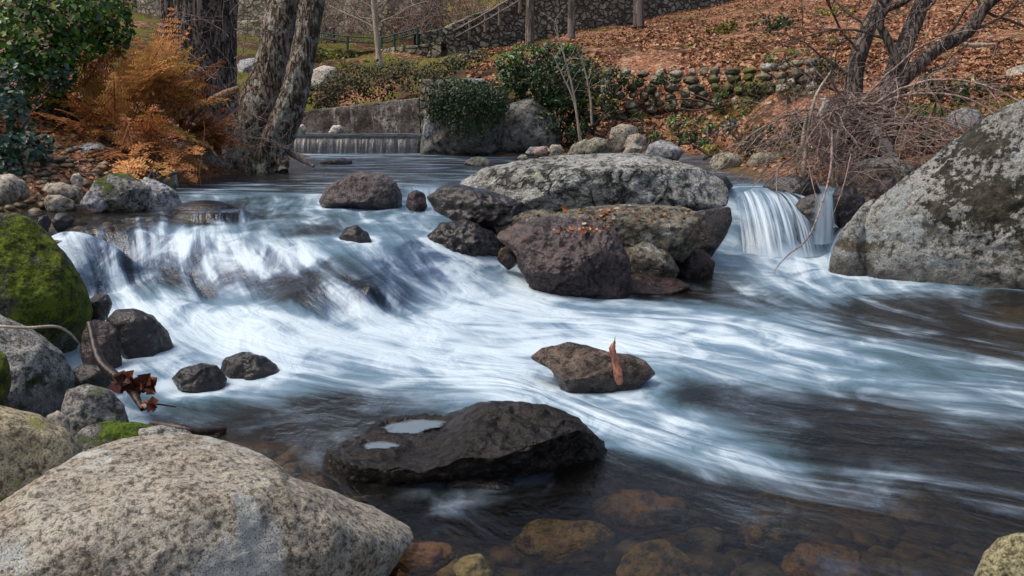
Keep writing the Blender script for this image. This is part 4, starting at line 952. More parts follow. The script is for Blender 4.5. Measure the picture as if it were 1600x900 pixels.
# ------------------------------------------------------------------ trees
def bark_mat(name, c1, c2, lich=None, la=.1, mossa=None, sc=22):
    t = NT(name); P = t.pos(); Ps = t.vmath('MULTIPLY', P, (1, 1, .17))
    Pd = t.vmath('ADD', Ps, t.vmath('MULTIPLY', t.n('TexNoise', Vector=P, Scale=5.0, Detail=4.0).outputs[1], (.06, .06, .06)))
    n = t.noise(Pd, sc * 1.5, 8, .72); rd = t.math('ABSOLUTE', t.math('SUBTRACT', t.noise(Pd, sc * .9, 4, .6), .5))
    j = t.ss(rd, .0, .09)
    h = t.math('ADD', t.math('MULTIPLY', j, .7), n)
    c = t.mix(t.ss(h, .45, 1.25), c1, c2)
    if lich:
        c = t.mix(t.math('MULTIPLY', t.ss(t.noise(P, 5.5, 8, .72), .62 - la * .3, .67 - la * .3), .8), c, lich)
    if mossa: c = t.mix(t.math('MULTIPLY', t.ss(t.noise(t.vmath('ADD', P, (9, 1, 3)), 2.5, 6, .65), .56, .66), .7), c, mossa)
    return t.done(t.bsdf(c, .9, .2, t.bump(h, 1.0, .045)))
M_bark = bark_mat('alder_bark', (.035, .026, .02), (.27, .21, .165), (.44, .45, .38), .36, (.07, .065, .03))
M_bark2 = bark_mat('grey_brown_bark', (.035, .028, .024), (.26, .215, .185), (.40, .39, .34), .28)
M_barkr = bark_mat('dark_slender_bark', (.035, .028, .025), (.19, .155, .135), (.2, .2, .17), .02, sc=20)
M_twig = wood_mat('twig_bark', (.10, .07, .06), (.33, .25, .22), 5)
M_twigd = wood_mat('dark_twig_bark', (.04, .03, .025), (.13, .10, .085), 5)
M_twigp = wood_mat('pale_twig_bark', (.22, .18, .14), (.44, .37, .30), 5)

def walk(rng, p, d, L, n=9, wob=.25, grav=0.0):
    P = [np.array(p, float)]; d = np.array(d, float); d /= np.linalg.norm(d)
    for i in range(n - 1):
        d = d + rng.normal(size=3) * wob * .5 + [0, 0, -grav]; d /= np.linalg.norm(d); P.append(P[-1] + d * L / (n - 1))
    return np.array(P)
def limbs(bag, rng, P, r0, depth, nb=5, ratio=.55, wob=.3, grav=0.0, sides=5, spread=.9, start=.25, rmin=.002):
    r = np.linspace(r0, max(r0 * .35, rmin), len(P)); tube(bag, P, r, sides)
    if depth == 0: return
    L = np.linalg.norm(np.diff(P, axis=0), axis=1).sum()
    for i in range(nb):
        k = rng.integers(int(len(P) * start), len(P)); t = P[min(k, len(P) - 1)] - P[max(k - 1, 0)]; t /= np.linalg.norm(t) + 1e-9
        d = t + rng.normal(size=3) * spread
        limbs(bag, rng, walk(rng, P[k], d, L * ratio * rng.uniform(.6, 1.2), len(P) - 1, wob, grav), r[k] * .6, depth - 1, max(2, nb - 1), ratio, wob, grav, max(3, sides - 1), spread, start, rmin)

# twin trunk at the water
rng = np.random.default_rng(3)
root = empty('tree', W(400, 262, 11.2), 'rugged twin trunked tree with lichened bark standing at the upper pool edge', 'tree')
def trunk(root, pts, radii, mat, bark, sides=72, n=150, name='trunk', seed=0):
    P = catmull(pts, n); r = np.interp(np.linspace(0, 1, n), np.linspace(0, 1, len(radii)), radii)
    b = Bag(); tube(b, P, r, sides, bark=bark, seed=seed); return b.build(name, mat, root)
trunk(root, [W(392,285,11.2),W(392,250,11.2),W(397,205,11.25),W(408,160,11.3),W(424,100,11.4),(W(437,40,11.5)),W(446,-10,11.6),W(470,-120,11.7),W(500,-420,12)], [.30,.25,.25,.24,.18,.165,.165,.16,.10], M_bark, .026)
trunk(root, [W(408,285,11.15),W(418,250,11.1),W(438,205,11.05),W(459,150,11.05),W(473,90,11.1),W(484,30,11.15),W(490,-10,11.2),W(492,-120,11.3),(W(470,-420,11.5))], [.25,.19,.17,.14,.125,.13,.135,.13,.09], M_bark, .024, seed=4)
for i, pts in enumerate([[(388,225),(372,245),(352,262),(335,272)],[(400,240),(395,262),(380,276)],[(415,240),(430,258),(436,270)],[(405,245),(410,262),(408,276)],[(380,215),(362,238),(345,250),(325,256)],[(425,225),(440,248),(444,268)]]):
    b = Bag(); P = catmull([W(x, y, 11.2 - .12 * k - .12 * (i % 2)) for k, (x, y) in enumerate(pts)], 24); tube(b, P, np.linspace(.11, .05, 24), 20, bark=.014, seed=i); b.build('root', M_bark, root)
b = Bag()
for px, py, Y, dx in ((500,-420,12,1),(470,-420,11.5,-1),(470,-120,11.7,1),(492,-120,11.3,-.7)):
    for k in range(4): limbs(b, rng, walk(rng, W(px, py, Y), [dx * rng.uniform(.2, 1), rng.normal() * .5, 1], 2.6, 9, .3), .06, 2, 4)
b.build('branch', M_twigd, root)
# dark trunks behind the ferns
for lb, px, w, Y, lean, sd_ in (('broad furrowed trunk directly behind the orange ferns',312,.235,12.6,6,1),('furrowed trunk right of the broad one behind the ferns',347,.185,12.9,2,2),('slim pale barked trunk left of the broad one behind the ferns',262,.085,12.3,-3,3),('dark trunk at the back between slim and broad trunks',281,.14,13.4,3,5)):
    root = empty('tree', W(px - lean, 190, Y), lb, 'tree')
    trunk(root, [W(px - lean, 215, Y), W(px - lean * .5, 140, Y), W(px, 60, Y), W(px + lean, -20, Y), W(px + lean * 3, -300, Y)], [w * 1.35, w * 1.12, w, w * .93, w * .7], M_bark2, .03, seed=sd_ * 3, n=130)
    b = Bag()
    for k in range(4): limbs(b, rng, walk(rng, W(px + lean * 3, -300, Y), [rng.normal(), rng.normal() * .5, 1], 2.5, 8, .3), .05, 1, 3)
    b.build('branch', M_twigd, root)
# trunks on the slope
M_smooth = bark_mat('smooth_grey_bark', (.09, .075, .065), (.22, .185, .16), (.3, .28, .24), .0, sc=5)
for lb, px, py, w, Y in (('leftmost of the three straight trunks before the grey wall',828,66,.115,27),('middle of the three straight trunks before the grey wall',893,53,.10,27.5),('thickest and rightmost of the three straight trunks before the grey wall',998,36,.15,28.5)):
    root = empty('tree', W(px, py, Y), lb, 'tree')
    trunk(root, [W(px, py + 6, Y), W(px, py - 60, Y), W(px + 1, py - 200, Y), W(px, -420, Y)], [w * 1.2, w, w * .95, w * .7], M_smooth, .004, 20, 60)
    b = Bag()
    for k in range(5): limbs(b, rng, walk(rng, W(px, -420, Y), [rng.normal(), rng.normal(), 1], 4, 8, .3), .07, 1, 4)
    b.build('branch', M_twigd, root)
root = empty('tree', W(592, 98, 22.5), 'thin pale bare tree in front of the terrace wall', 'tree')
trunk(root, [W(594,104,22.5),W(590,70,22.5),W(586,30,22.5),W(583,-10,22.5),W(585,-120,22.5)], [.085,.065,.055,.05,.03], M_twigp, .003, 12, 40)
b = Bag()
for k in range(16): 
    py = rng.uniform(-60, 55); limbs(b, rng, walk(rng, W(587, py, 22.5), [rng.normal() * 1.2, rng.normal() * .4, .8], 1.5, 8, .3), .02, 1, 4)
b.build('branch', M_twigp, root)

# slender leaning stems on the right bank
root = empty('tree', W(1385, 215, 10.4), 'dark slender stems leaning out of the tangled bush, one forked limb sweeping right', 'tree')
for i, (pts, rr) in enumerate([
  ([(1340,215,10.8),(1333,160,10.9),(1338,100,11),(1356,45,11.1),(1380,0,11.2),(1405,-60,11.3),(1440,-260,11.5)], [.13,.11,.10,.09,.085,.06,.03]),
  ([(1375,220,10.6),(1384,160,10.9),(1405,95,11.1),(1425,45,11.3),(1443,0,11.4),(1465,-60,11.6),(1500,-240,11.8)], [.13,.115,.105,.10,.09,.06,.03]),
  ([(1350,225,10.2),(1370,180,10.2),(1398,140,10.2),(1425,110,10.2),(1462,78,10.25),(1510,50,10.3),(1536,15,10.3),(1565,-12,10.3),(1630,-60,10.3),(1700,-200,10.4)], [.11,.095,.085,.08,.075,.07,.06,.055,.045,.02]),
  ([(1406,132,10.2),(1402,100,10.1),(1388,65,10.1),(1375,38,10.1),(1385,14,10.1),(1412,2,10.1),(1440,-30,10.1),(1470,-140,10.2)], [.06,.05,.045,.042,.04,.035,.03,.015])]):
    trunk(root, [W(*p) for p in pts], rr, M_barkr, .008, 28, 110, name='stem', seed=i * 5)
b = Bag()
for px, py, Y, dx, dz in ((1536,15,10.3,-.3,1),(1510,50,10.3,1,.3),(1462,78,10.25,.8,.8),(1356,45,11.1,-.8,.6),(1333,120,10.9,-.8,.8),(1425,45,11.3,.4,.8),(1565,-12,10.3,1,.2),(1385,14,10.1,-.5,.6),(1425,110,10.2,.9,0),(1333,150,10.8,-.9,.3),(1536,15,10.3,.9,-.2),(1340,80,10.9,-.6,.8),(1440,20,11.2,.8,.3),(1385,60,10.1,-1,.2)):
    limbs(b, rng, walk(rng, W(px, py, Y), [dx, rng.normal() * .2, dz], rng.uniform(.9, 1.6), 10, .3, .0), .018, 2, 4, ratio=.5, rmin=.0035)
b.build('twig', M_twigd, root)

# tangle of bare drooping twigs over the right fall
root = empty('bush', W(1320, 262, 9.4), 'tangled leafless bush of drooping grey brown twigs over the right fall', 'bush')
rng = np.random.default_rng(8)
V, Fq = ICO[5]
C = W(1335, 215, 9.75); Q = V * [.42, .32, .42] * (1 + .35 * fbm(V * 1.6, 4))[:, None] + C
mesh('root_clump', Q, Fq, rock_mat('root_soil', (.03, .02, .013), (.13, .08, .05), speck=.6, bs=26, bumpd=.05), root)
for i in range(14):
    a = W(rng.uniform(1290, 1400), rng.uniform(150, 230), rng.uniform(9.2, 9.7)); L = rng.uniform(1.0, 1.9)
    d = [rng.choice([-1.3, -1, -.7, .6, 1.0]) * rng.uniform(.6, 1.2), -.25 + rng.normal() * .25, rng.uniform(-.1, .8)]
    b = Bag(); P = walk(rng, a, d, L, 16, .22, .075); tube(b, P, np.linspace(.016, .005, 16), 6); 
    for k in range(7):
        q = rng.integers(4, 16); limbs(b, rng, walk(rng, P[q - 1], (P[q - 1] - P[q - 3]) * 6 + rng.normal(size=3) * .6, rng.uniform(.3, .7), 8, .3, .03), .005, 1, 3, rmin=.002)
    b.build('stem', M_twig, root)
b = Bag()
for i in range(330):
    u = rng.uniform(); a = W(rng.normal(1322, 55), rng.uniform(160, 300), rng.uniform(8.9, 9.7))
    d = np.array([rng.normal() * .9 - .2, rng.normal() * .5 - .15, rng.normal() * .6 - .15])
    limbs(b, rng, walk(rng, a, d, rng.uniform(.3, 1.05), 9, .4, .06), rng.uniform(.0035, .0075), 1, 2, rmin=.002, sides=4)
o = b.build('twig_tangle', M_twig, root); o['kind'] = 'stuff'
b = Bag()
for pts in ([(1250,290),(1258,250),(1262,205),(1275,150),(1300,110)],[(1300,300),(1303,240),(1315,190),(1330,150)],[(1255,225),(1257,200),(1262,175)]):
    tube(b, catmull([W(x, y, 9.15) for x, y in pts], 20), np.linspace(.026, .012, 20), 7)
b.build('stem', M_twigp, root)
for lb, pts, r in (('whitish split stump leaning in the bush near the huge boulder', [(1392,248,9.3),(1378,222,9.35),(1362,196,9.4)], (.075, .06, .03)), ('broken white branch stub upright in the tangled bush', [(1283,182,9.2),(1290,165,9.2),(1293,152,9.2)], (.035, .03, .02))):
    b = Bag(); tube(b, catmull([W(*p) for p in pts], 30), np.interp(np.linspace(0, 1, 30), [0, .5, 1], r), 16, bark=.012)
    tag(b.build('stump', wood_mat('bleached_wood', (.25, .21, .19), (.6, .56, .53), 5)), lb, 'stump')
# the long twig reaching down in front of the fall, and finer ones over the great boulder
b = Bag(); tube(b, catmull([W(1300,200,9.0),W(1298,262,8.4),W(1283,322,7.9),W(1262,372,7.5),W(1232,398,7.3),W(1214,418,7.25),W(1208,434,7.2)], 40), np.linspace(.012, .003, 40), 6)
for pts in ([(1215,262),(1214,300),(1228,335)],[(1262,250),(1273,300),(1290,345)],[(1330,240),(1318,290),(1300,340)]):
    tube(b, catmull([W(x, y, 8.3 - .15 * k) for k, (x, y) in enumerate(pts)], 16), np.linspace(.007, .002, 16), 5)
tag(b.build('branch', M_twig), 'long bare twig arching down in front of the right fall', 'branch')
b = Bag()
for i in range(26):
    a = W(rng.uniform(1390, 1520), rng.uniform(110, 240), rng.uniform(8.2, 9.2))
    limbs(b, rng, walk(rng, a, [rng.normal() * .7 + .2, -.5 + rng.normal() * .3, rng.uniform(-.7, .2)], rng.uniform(.6, 1.3), 12, .3, .035), .006, 1, 4, rmin=.0018, sides=4)
tag(b.build('twigs', M_twig), 'fine loose twigs hanging over the upper left edge of the huge boulder', 'twigs', kind='stuff')

# driftwood
def stick(name, lb, pts, r, mat, cat='branch', bark=.004):
    b = Bag(); tube(b, catmull([np.array(p) for p in pts], 40), np.interp(np.linspace(0, 1, 40), np.linspace(0, 1, len(r)), r), 14, bark=bark)
    return tag(b.build(name, mat), lb, cat)
stick('log', 'broken brown log propped among the ferns left of the twin trunk', [W(318,165,11.2), W(335,156,11.2), W(352,147,11.3), W(372,138,11.4)], (.05, .055, .05, .03), wood_mat('brown_wood', (.12, .07, .04), (.34, .22, .14)), 'log')
stick('branch', 'pale branch slanting into the upper pool right of the twin trunk', [W(438,230,11.3), W(455,240,11.2), W(472,250,11.1), W(490,260,11.0)], (.04, .035, .028, .018), M_twigp)
stick('branch', 'grey fallen branch lying on the leaves at the upper right', [W(1500,68,13.0), W(1525,71,13.0), W(1555,69,13.0)], (.02, .03, .015), M_twigp)
stick('branch', 'thin bare twig lying across the grey boulder at the left', [W(-20,508,3.15), W(40,512,3.15), W(85,510,3.2), W(108,520,3.25), W(123,536,3.3)], (.005, .0055, .005, .005, .003), M_twigp, bark=0)
M_wetwood = wood_mat('wet_black_wood', (.012, .009, .008), (.05, .035, .03), 5, .35)
stick('branch', 'wet dark driftwood running down beside the brown leaf clump', [W(140,505,4.1), W(155,560,3.95), W(180,588,3.85), W(205,608,3.75), W(222,640,3.6)], (.012, .018, .02, .02, .006), M_wetwood)
b = Bag(); tube(b, catmull([WZ(240,663,.04), WZ(275,668,.05), WZ(310,674,.035), WZ(352,670,.01)], 30), np.linspace(.02, .008, 30), 10, bark=.004)
tube(b, catmull([WZ(252,672,.03), WZ(290,680,.03), WZ(335,676,.01)], 20), np.linspace(.014, .006, 20), 8, bark=.003)
tube(b, catmull([WZ(225,640,.03), WZ(245,632,.06), WZ(275,636,.03)], 16), np.linspace(.006, .003, 16), 6)
tag(b.build('branch', M_wetwood), 'black twisted twig half in the water behind the big granite boulder', 'branch')

# ------------------------------------------------------------------ foliage
G = {
 'ivy': leaf_mat('ivy_leaves', [(0, (.015, .05, .012)), (.45, (.055, .155, .025)), (.8, (.13, .28, .035)), (.95, (.22, .36, .05)), (1, (.34, .36, .05))], .38, .2, .5),
 'ivyb': leaf_mat('blue_green_leaves', [(0, (.010, .035, .022)), (.5, (.022, .075, .045)), (.9, (.05, .13, .085)), (1, (.15, .22, .15))], .35, .15, .5),
 'dark': leaf_mat('dark_bush_leaves', [(0, (.008, .022, .007)), (.5, (.02, .055, .014)), (.9, (.055, .11, .025)), (1, (.12, .17, .04))], .45, .2),
 'yell': leaf_mat('yellow_green_leaves', [(0, (.08, .12, .015)), (.5, (.2, .23, .025)), (1, (.45, .36, .04))], .5, .35),
 'dull': leaf_mat('dull_bramble_leaves', [(0, (.02, .025, .012)), (.4, (.05, .055, .025)), (.7, (.08, .09, .03)), (.9, (.13, .08, .035)), (1, (.2, .1, .05))], .7, .15),
 'fern': leaf_mat('dead_bracken', [(0, (.22, .08, .035)), (.35, (.46, .18, .07)), (.7, (.64, .29, .11)), (1, (.78, .44, .17))], .7, .3, .2),
 'ferng': leaf_mat('golden_bracken', [(0, (.34, .17, .03)), (.5, (.52, .28, .055)), (1, (.66, .42, .10))], .7, .3, .2),
 'litter': leaf_mat('fallen_leaf', [(0, (.07, .035, .025)), (.25, (.17, .065, .035)), (.5, (.34, .145, .08)), (.8, (.48, .25, .14)), (1, (.50, .36, .23))], .75, .1, .2),
 'orange': leaf_mat('orange_leaf', [(0, (.22, .06, .02)), (1, (.5, .16, .045))], .6, .2, .3),
 'moss': leaf_mat('moss_tuft', [(0, (.03, .05, .006)), (.5, (.09, .13, .01)), (1, (.2, .24, .015))], .9, .3, .1),
}
def blob_leaves(b, rng, blobs, size, per=520, lo=.55, gap=-.25, up=.35, asp=.62, gs=3.0):
    for px, py, Y, rx, ry, rz in blobs:             # radii in metres
        C = W(px, py, Y); n = int(per * (rx * ry + ry * rz + rx * rz) / (size * size) * .012)
        d = rng.normal(size=(n, 3)); d /= np.linalg.norm(d, axis=1)[:, None]
        rr = rng.uniform(lo ** 2, 1, n) ** .5 * (1 + .22 * fbm(d * 1.8 + px, 3))
        P = C + d * rr[:, None] * [rx, ry, rz]
        k = fbm(P * gs + 3, 2) > gap; P = P[k]; d = d[k]
        leaves(b, P, d * .7 + rng.normal(size=P.shape) * .55 + [0, -.25, up], size, rng, asp=asp)
def bush(name, lb, cat, blobs, size, mat, rng, base, per=520, twigs=10, group=None, **kw):
    root = empty(name, base, lb, cat, group)
    b = Bag(); blob_leaves(b, rng, blobs, size, per, **kw); b.build('foliage', G[mat], root)
    if twigs:
        b = Bag()
        for i in range(twigs):
            px, py, Y, rx, ry, rz = blobs[rng.integers(len(blobs))]
            e = W(px, py, Y) + rng.normal(size=3) * [rx, ry, rz] * .5
            P = catmull([np.array(base) + rng.normal(size=3) * .06, (np.array(base) + e) / 2 + rng.normal(size=3) * .12, e], 12)
            tube(b, P, np.linspace(.022, .005, 12), 5)
        b.build('stem', M_twigd, root)
    return root
rng = np.random.default_rng(12)
bush('ivy_bush', 'dense glossy ivy bush hanging over the top left corner', 'bush',
     [(30,40,9.2,.55,.4,.5),(95,20,9.4,.45,.4,.38),(155,10,9.6,.32,.3,.34),(170,62,9.6,.18,.25,.2),(60,130,9.3,.3,.3,.26),(178,35,9.7,.2,.3,.3),(120,75,9.5,.25,.3,.25),(60,95,9.2,.35,.35,.28),(-60,80,9,.6,.4,.7),(20,-80,9.5,.8,.5,.6),(130,-60,9.8,.45,.4,.45)], .062, 'ivy', rng, W(10, 200, 9.6), per=560, twigs=16)
bush('ivy_bush', 'bluish ivy trailing down the left edge above the stones', 'bush',
     [(15,140,8.6,.28,.3,.26),(5,185,8.0,.25,.3,.3),(25,235,7.8,.22,.25,.25),(60,230,7.9,.12,.2,.15),(-40,220,7.6,.35,.3,.45),(10,270,7.5,.16,.2,.15),(95,120,9.1,.12,.2,.14)], .058, 'ivyb', rng, W(-20, 290, 8), per=460, twigs=8, gap=-.12)
# a dark earth bank behind the ivy
def frond(b, rng, base, d, L, droop, width=.32, a=None):
    n = 20; P = walk(rng, base, d, L, n, .06, droop)
    tube(b, P, np.linspace(.006, .0015, n), 4, .2)
    T = np.gradient(P, axis=0); T /= np.linalg.norm(T, axis=1)[:, None]
    S = np.cross(T, [0, 0, 1.0]); S /= np.linalg.norm(S, axis=1)[:, None] + 1e-9; Nn = np.cross(S, T)
    cs, ns = [], []; quads = []
    for i in range(5, n - 1):
        f = (i - 5) / (n - 6); l = L * width * (1 - f) ** .8 * min(1, (f + .18) * 3.2)
        for sg in (-1, 1):
            dr = S[i] * sg + T[i] * .45 + Nn[i] * rng.normal() * .25 - np.array([0, 0, .22]); dr /= np.linalg.norm(dr)
            m = max(3, int(l / .026)); w0 = .044 * (.5 + l / (L * width))
            acr = np.cross(dr, Nn[i]); 
            for k in range(m):
                g = (k + .5) / m; c = P[i] + dr * l * g + np.array([0, 0, -.12 * l * g * g]); w = w0 * (1 - g * .85)
                for s2 in (-1, 1):
                    tip = c + acr * w * s2 + dr * w * .35 + Nn[i] * rng.normal() * w * .3
                    quads.append([c - dr * .009, c + dr * .011, tip + dr * .005, tip - dr * .005])
    q = np.array(quads).reshape(-1, 3); F_ = np.arange(len(q)).reshape(-1, 4)
    v = rng.uniform(0, 1) if a is None else a
    b.add(q, F_, np.clip(v + rng.normal(size=len(q) // 4).repeat(4) * .18, 0, 1))
ferns = [('golden bracken standing tallest beside the ivy at the top left',(205,60,10.0),'ferng',8,.8,(.1,-.1,1.0)),
 ('golden bracken frond spread flat above the rusty ones',(190,120,9.5),'ferng',6,.7,(-.2,-.3,.5)),
 ('upright golden bracken against the dark trunks at the top left',(220,95,10.3),'ferng',7,1.0,(.0,.2,1.1)),
 ('pale golden bracken frond arching left before the dark gap',(175,165,9.5),'ferng',5,.75,(-.5,.0,1.0)),
 ('rusty bracken in the heart of the fern bank',(205,185,9.6),'fern',11,.95,(.1,-.1,.9)),
 ('rusty bracken leaning right towards the broad trunk',(255,185,9.9),'fern',11,.95,(.5,-.1,.8)),
 ('rusty bracken beside the broken brown log',(290,200,10.3),'fern',9,.8,(.5,-.1,.6)),
 ('dark rusty bracken over the dark mossy rock',(125,170,9.7),'fern',8,.75,(-.5,-.1,.7)),
 ('low brown bracken hanging to the water by the mossy rock',(240,235,9.1),'fern',11,.6,(.2,-.5,.25)),
 ('limp brown bracken right of the wide flat grey slab',(215,250,8.7),'fern',8,.5,(.1,-.4,.2)),
 ('red brown bracken tip beside the greenish stone',(140,205,9.3),'fern',5,.5,(-.4,-.3,.3)),
 ('tall rusty bracken high between ivy and dark trunks',(240,130,10.6),'fern',9,1.0,(.2,.0,1.0)),
 ('matted rusty bracken just above the flat grey slab',(185,212,9.2),'fern',8,.6,(.0,-.5,.5)),
 ('thin dead bracken left of the twin trunk roots',(320,215,10.6),'fern',7,.6,(.3,-.3,.4))]
for lb, (px, py, Y), mt, nfr, L, d in ferns:
    base = W(px, py, Y); base[2] = min(base[2], ground_z([base[:2]])[0] + .25)
    root = empty('bracken_fern', base, lb, 'fern')
    for k in range(nfr):
        b = Bag(); dd = np.array(d) + rng.normal(size=3) * [.75, .4, .25]
        frond(b, rng, base + rng.normal(size=3) * [.12, .1, .02], dd, L * rng.uniform(1.0, 1.6) * (.5 if px > 245 else .9), rng.uniform(.02, .065))
        b.build('frond', G[mt], root)
# fern stalks and litter
b = Bag()
for i in range(90):
    a = W(rng.uniform(120, 330), rng.uniform(180, 290), rng.uniform(8.6, 10.4)); a[2] = ground_z([a[:2]])[0]
    tube(b, walk(rng, a, [rng.normal() * .8, rng.normal() * .5, rng.uniform(.1, 1)], rng.uniform(.3, .8), 8, .25, .05), .0045, 4, rng.uniform())
tag(b.build('dead_stalks', G['fern']), 'broken orange stalks lying under the bracken', 'stalks', kind='stuff')
b = Bag()
for i in range(110):
    a = W(rng.uniform(300, 400), rng.uniform(170, 240), rng.uniform(10.6, 11.3))
    limbs(b, rng, walk(rng, a, [rng.normal(), rng.normal() * .4 - .2, rng.normal() * .6], rng.uniform(.25, .7), 8, .35, .03), .005, 1, 2, rmin=.002, sides=4)
for i in range(40):
    a = W(rng.uniform(240, 380), rng.uniform(20, 140), rng.uniform(11.6, 12.2))
    limbs(b, rng, walk(rng, a, [rng.normal(), rng.normal() * .4, rng.normal() * .8], rng.uniform(.4, .9), 8, .3, .02), .006, 1, 3, rmin=.002, sides=4)
tag(b.build('twigs', M_twig), 'thin bare twigs caught about the roots of the left trunks', 'twigs', kind='stuff')

bush('bush', 'big dark green bush on the far bank above the smooth grey boulder', 'bush',
     [(810,110,15.6,.38,.4,.32),(850,95,15.8,.42,.4,.30),(890,100,15.8,.35,.4,.32),(840,150,15.3,.48,.4,.42),(885,160,15.3,.42,.4,.42),(915,130,15.5,.30,.4,.38),(900,205,15.0,.22,.3,.22),(860,190,15.0,.3,.3,.25),(925,175,15.4,.22,.3,.25),(800,130,15.3,.3,.3,.35),(870,125,15.1,.5,.35,.5)], .055, 'dark', rng, W(870, 225, 15.6), per=640, twigs=18)
bush('bush', 'lighter green top of leaves on the left shoulder of the big bush', 'bush', [(795,95,15.3,.22,.3,.14),(825,80,15.5,.28,.3,.12),(880,76,15.6,.3,.3,.1)], .06, 'ivy', rng, W(830, 120, 15.6), per=350, twigs=5)
bush('bush', 'sparse yellow green leaved shrub right of the big bush', 'bush', [(935,140,15.1,.25,.25,.28),(915,165,15.0,.2,.2,.25),(955,165,15.1,.18,.2,.2)], .05, 'yell', rng, W(925, 205, 15.3), per=120, twigs=8, gap=0)
for lb, pts in (('leftmost bare pale sapling in front of the big bush', [(908,222),(897,160),(880,120),(862,82)]), ('tallest bare pale sapling in front of the big bush', [(906,220),(897,150),(885,100),(873,58),(868,30)]), ('thin bare sapling right of the other two', [(925,195),(922,150),(914,110),(908,88)])):
    root = empty('sapling', W(pts[0][0], pts[0][1], 14.6), lb, 'sapling')
    b = Bag(); P = catmull([W(x, y, 14.6) for x, y in pts], 24); tube(b, P, np.linspace(.02, .007, 24), 6); b.build('stem', M_twigp, root)
    b = Bag()
    for k in range(9): limbs(b, rng, walk(rng, P[rng.integers(8, 24)], [rng.normal(), rng.normal() * .4, .8], .35, 6, .3), .005, 0, rmin=.002)
    b.build('twig', M_twigp, root)
# ivy curtain hanging over the boulder by the weir
root = empty('hanging_ivy', W(725, 128, 15.0), 'ivy hanging in long strands over the dark boulder by the weir', 'ivy')
b = Bag(); s = Bag()
for i in range(320):
    px = rng.uniform(670, 794); top = 132 + abs(px - 725) * .22 + rng.uniform(-8, 10); ln = rng.uniform(25, 88) * (1 - abs(px - 728) / 130)
    Y0 = 14.2 + abs(px - 725) * .003; P = catmull([W(px + rng.normal() * 5, top, Y0 + .35), W(px, top + ln * .3, Y0 + .02), W(px + rng.normal() * 3, top + ln, Y0)], 12)
    tube(s, P, .004, 3)
    m = int(ln / 1.6); k = rng.uniform(0, 11, m); Q = np.stack([np.interp(k, range(12), P[:, j]) for j in range(3)], 1) + rng.normal(size=(m, 3)) * .025
    leaves(b, Q, rng.normal(size=(m, 3)) * .5 + [0, -1, .4], .04, rng)
b.build('foliage', G['dark'], root); s.build('strand', M_twig, root)
bush('ivy_clump', 'ivy cap on top of the boulder by the weir', 'ivy', [(705,132,15.1,.35,.4,.12),(745,138,15.0,.35,.35,.1),(768,160,14.9,.18,.3,.15)], .045, 'dark', rng, W(720, 140, 15.2), per=420, twigs=0)
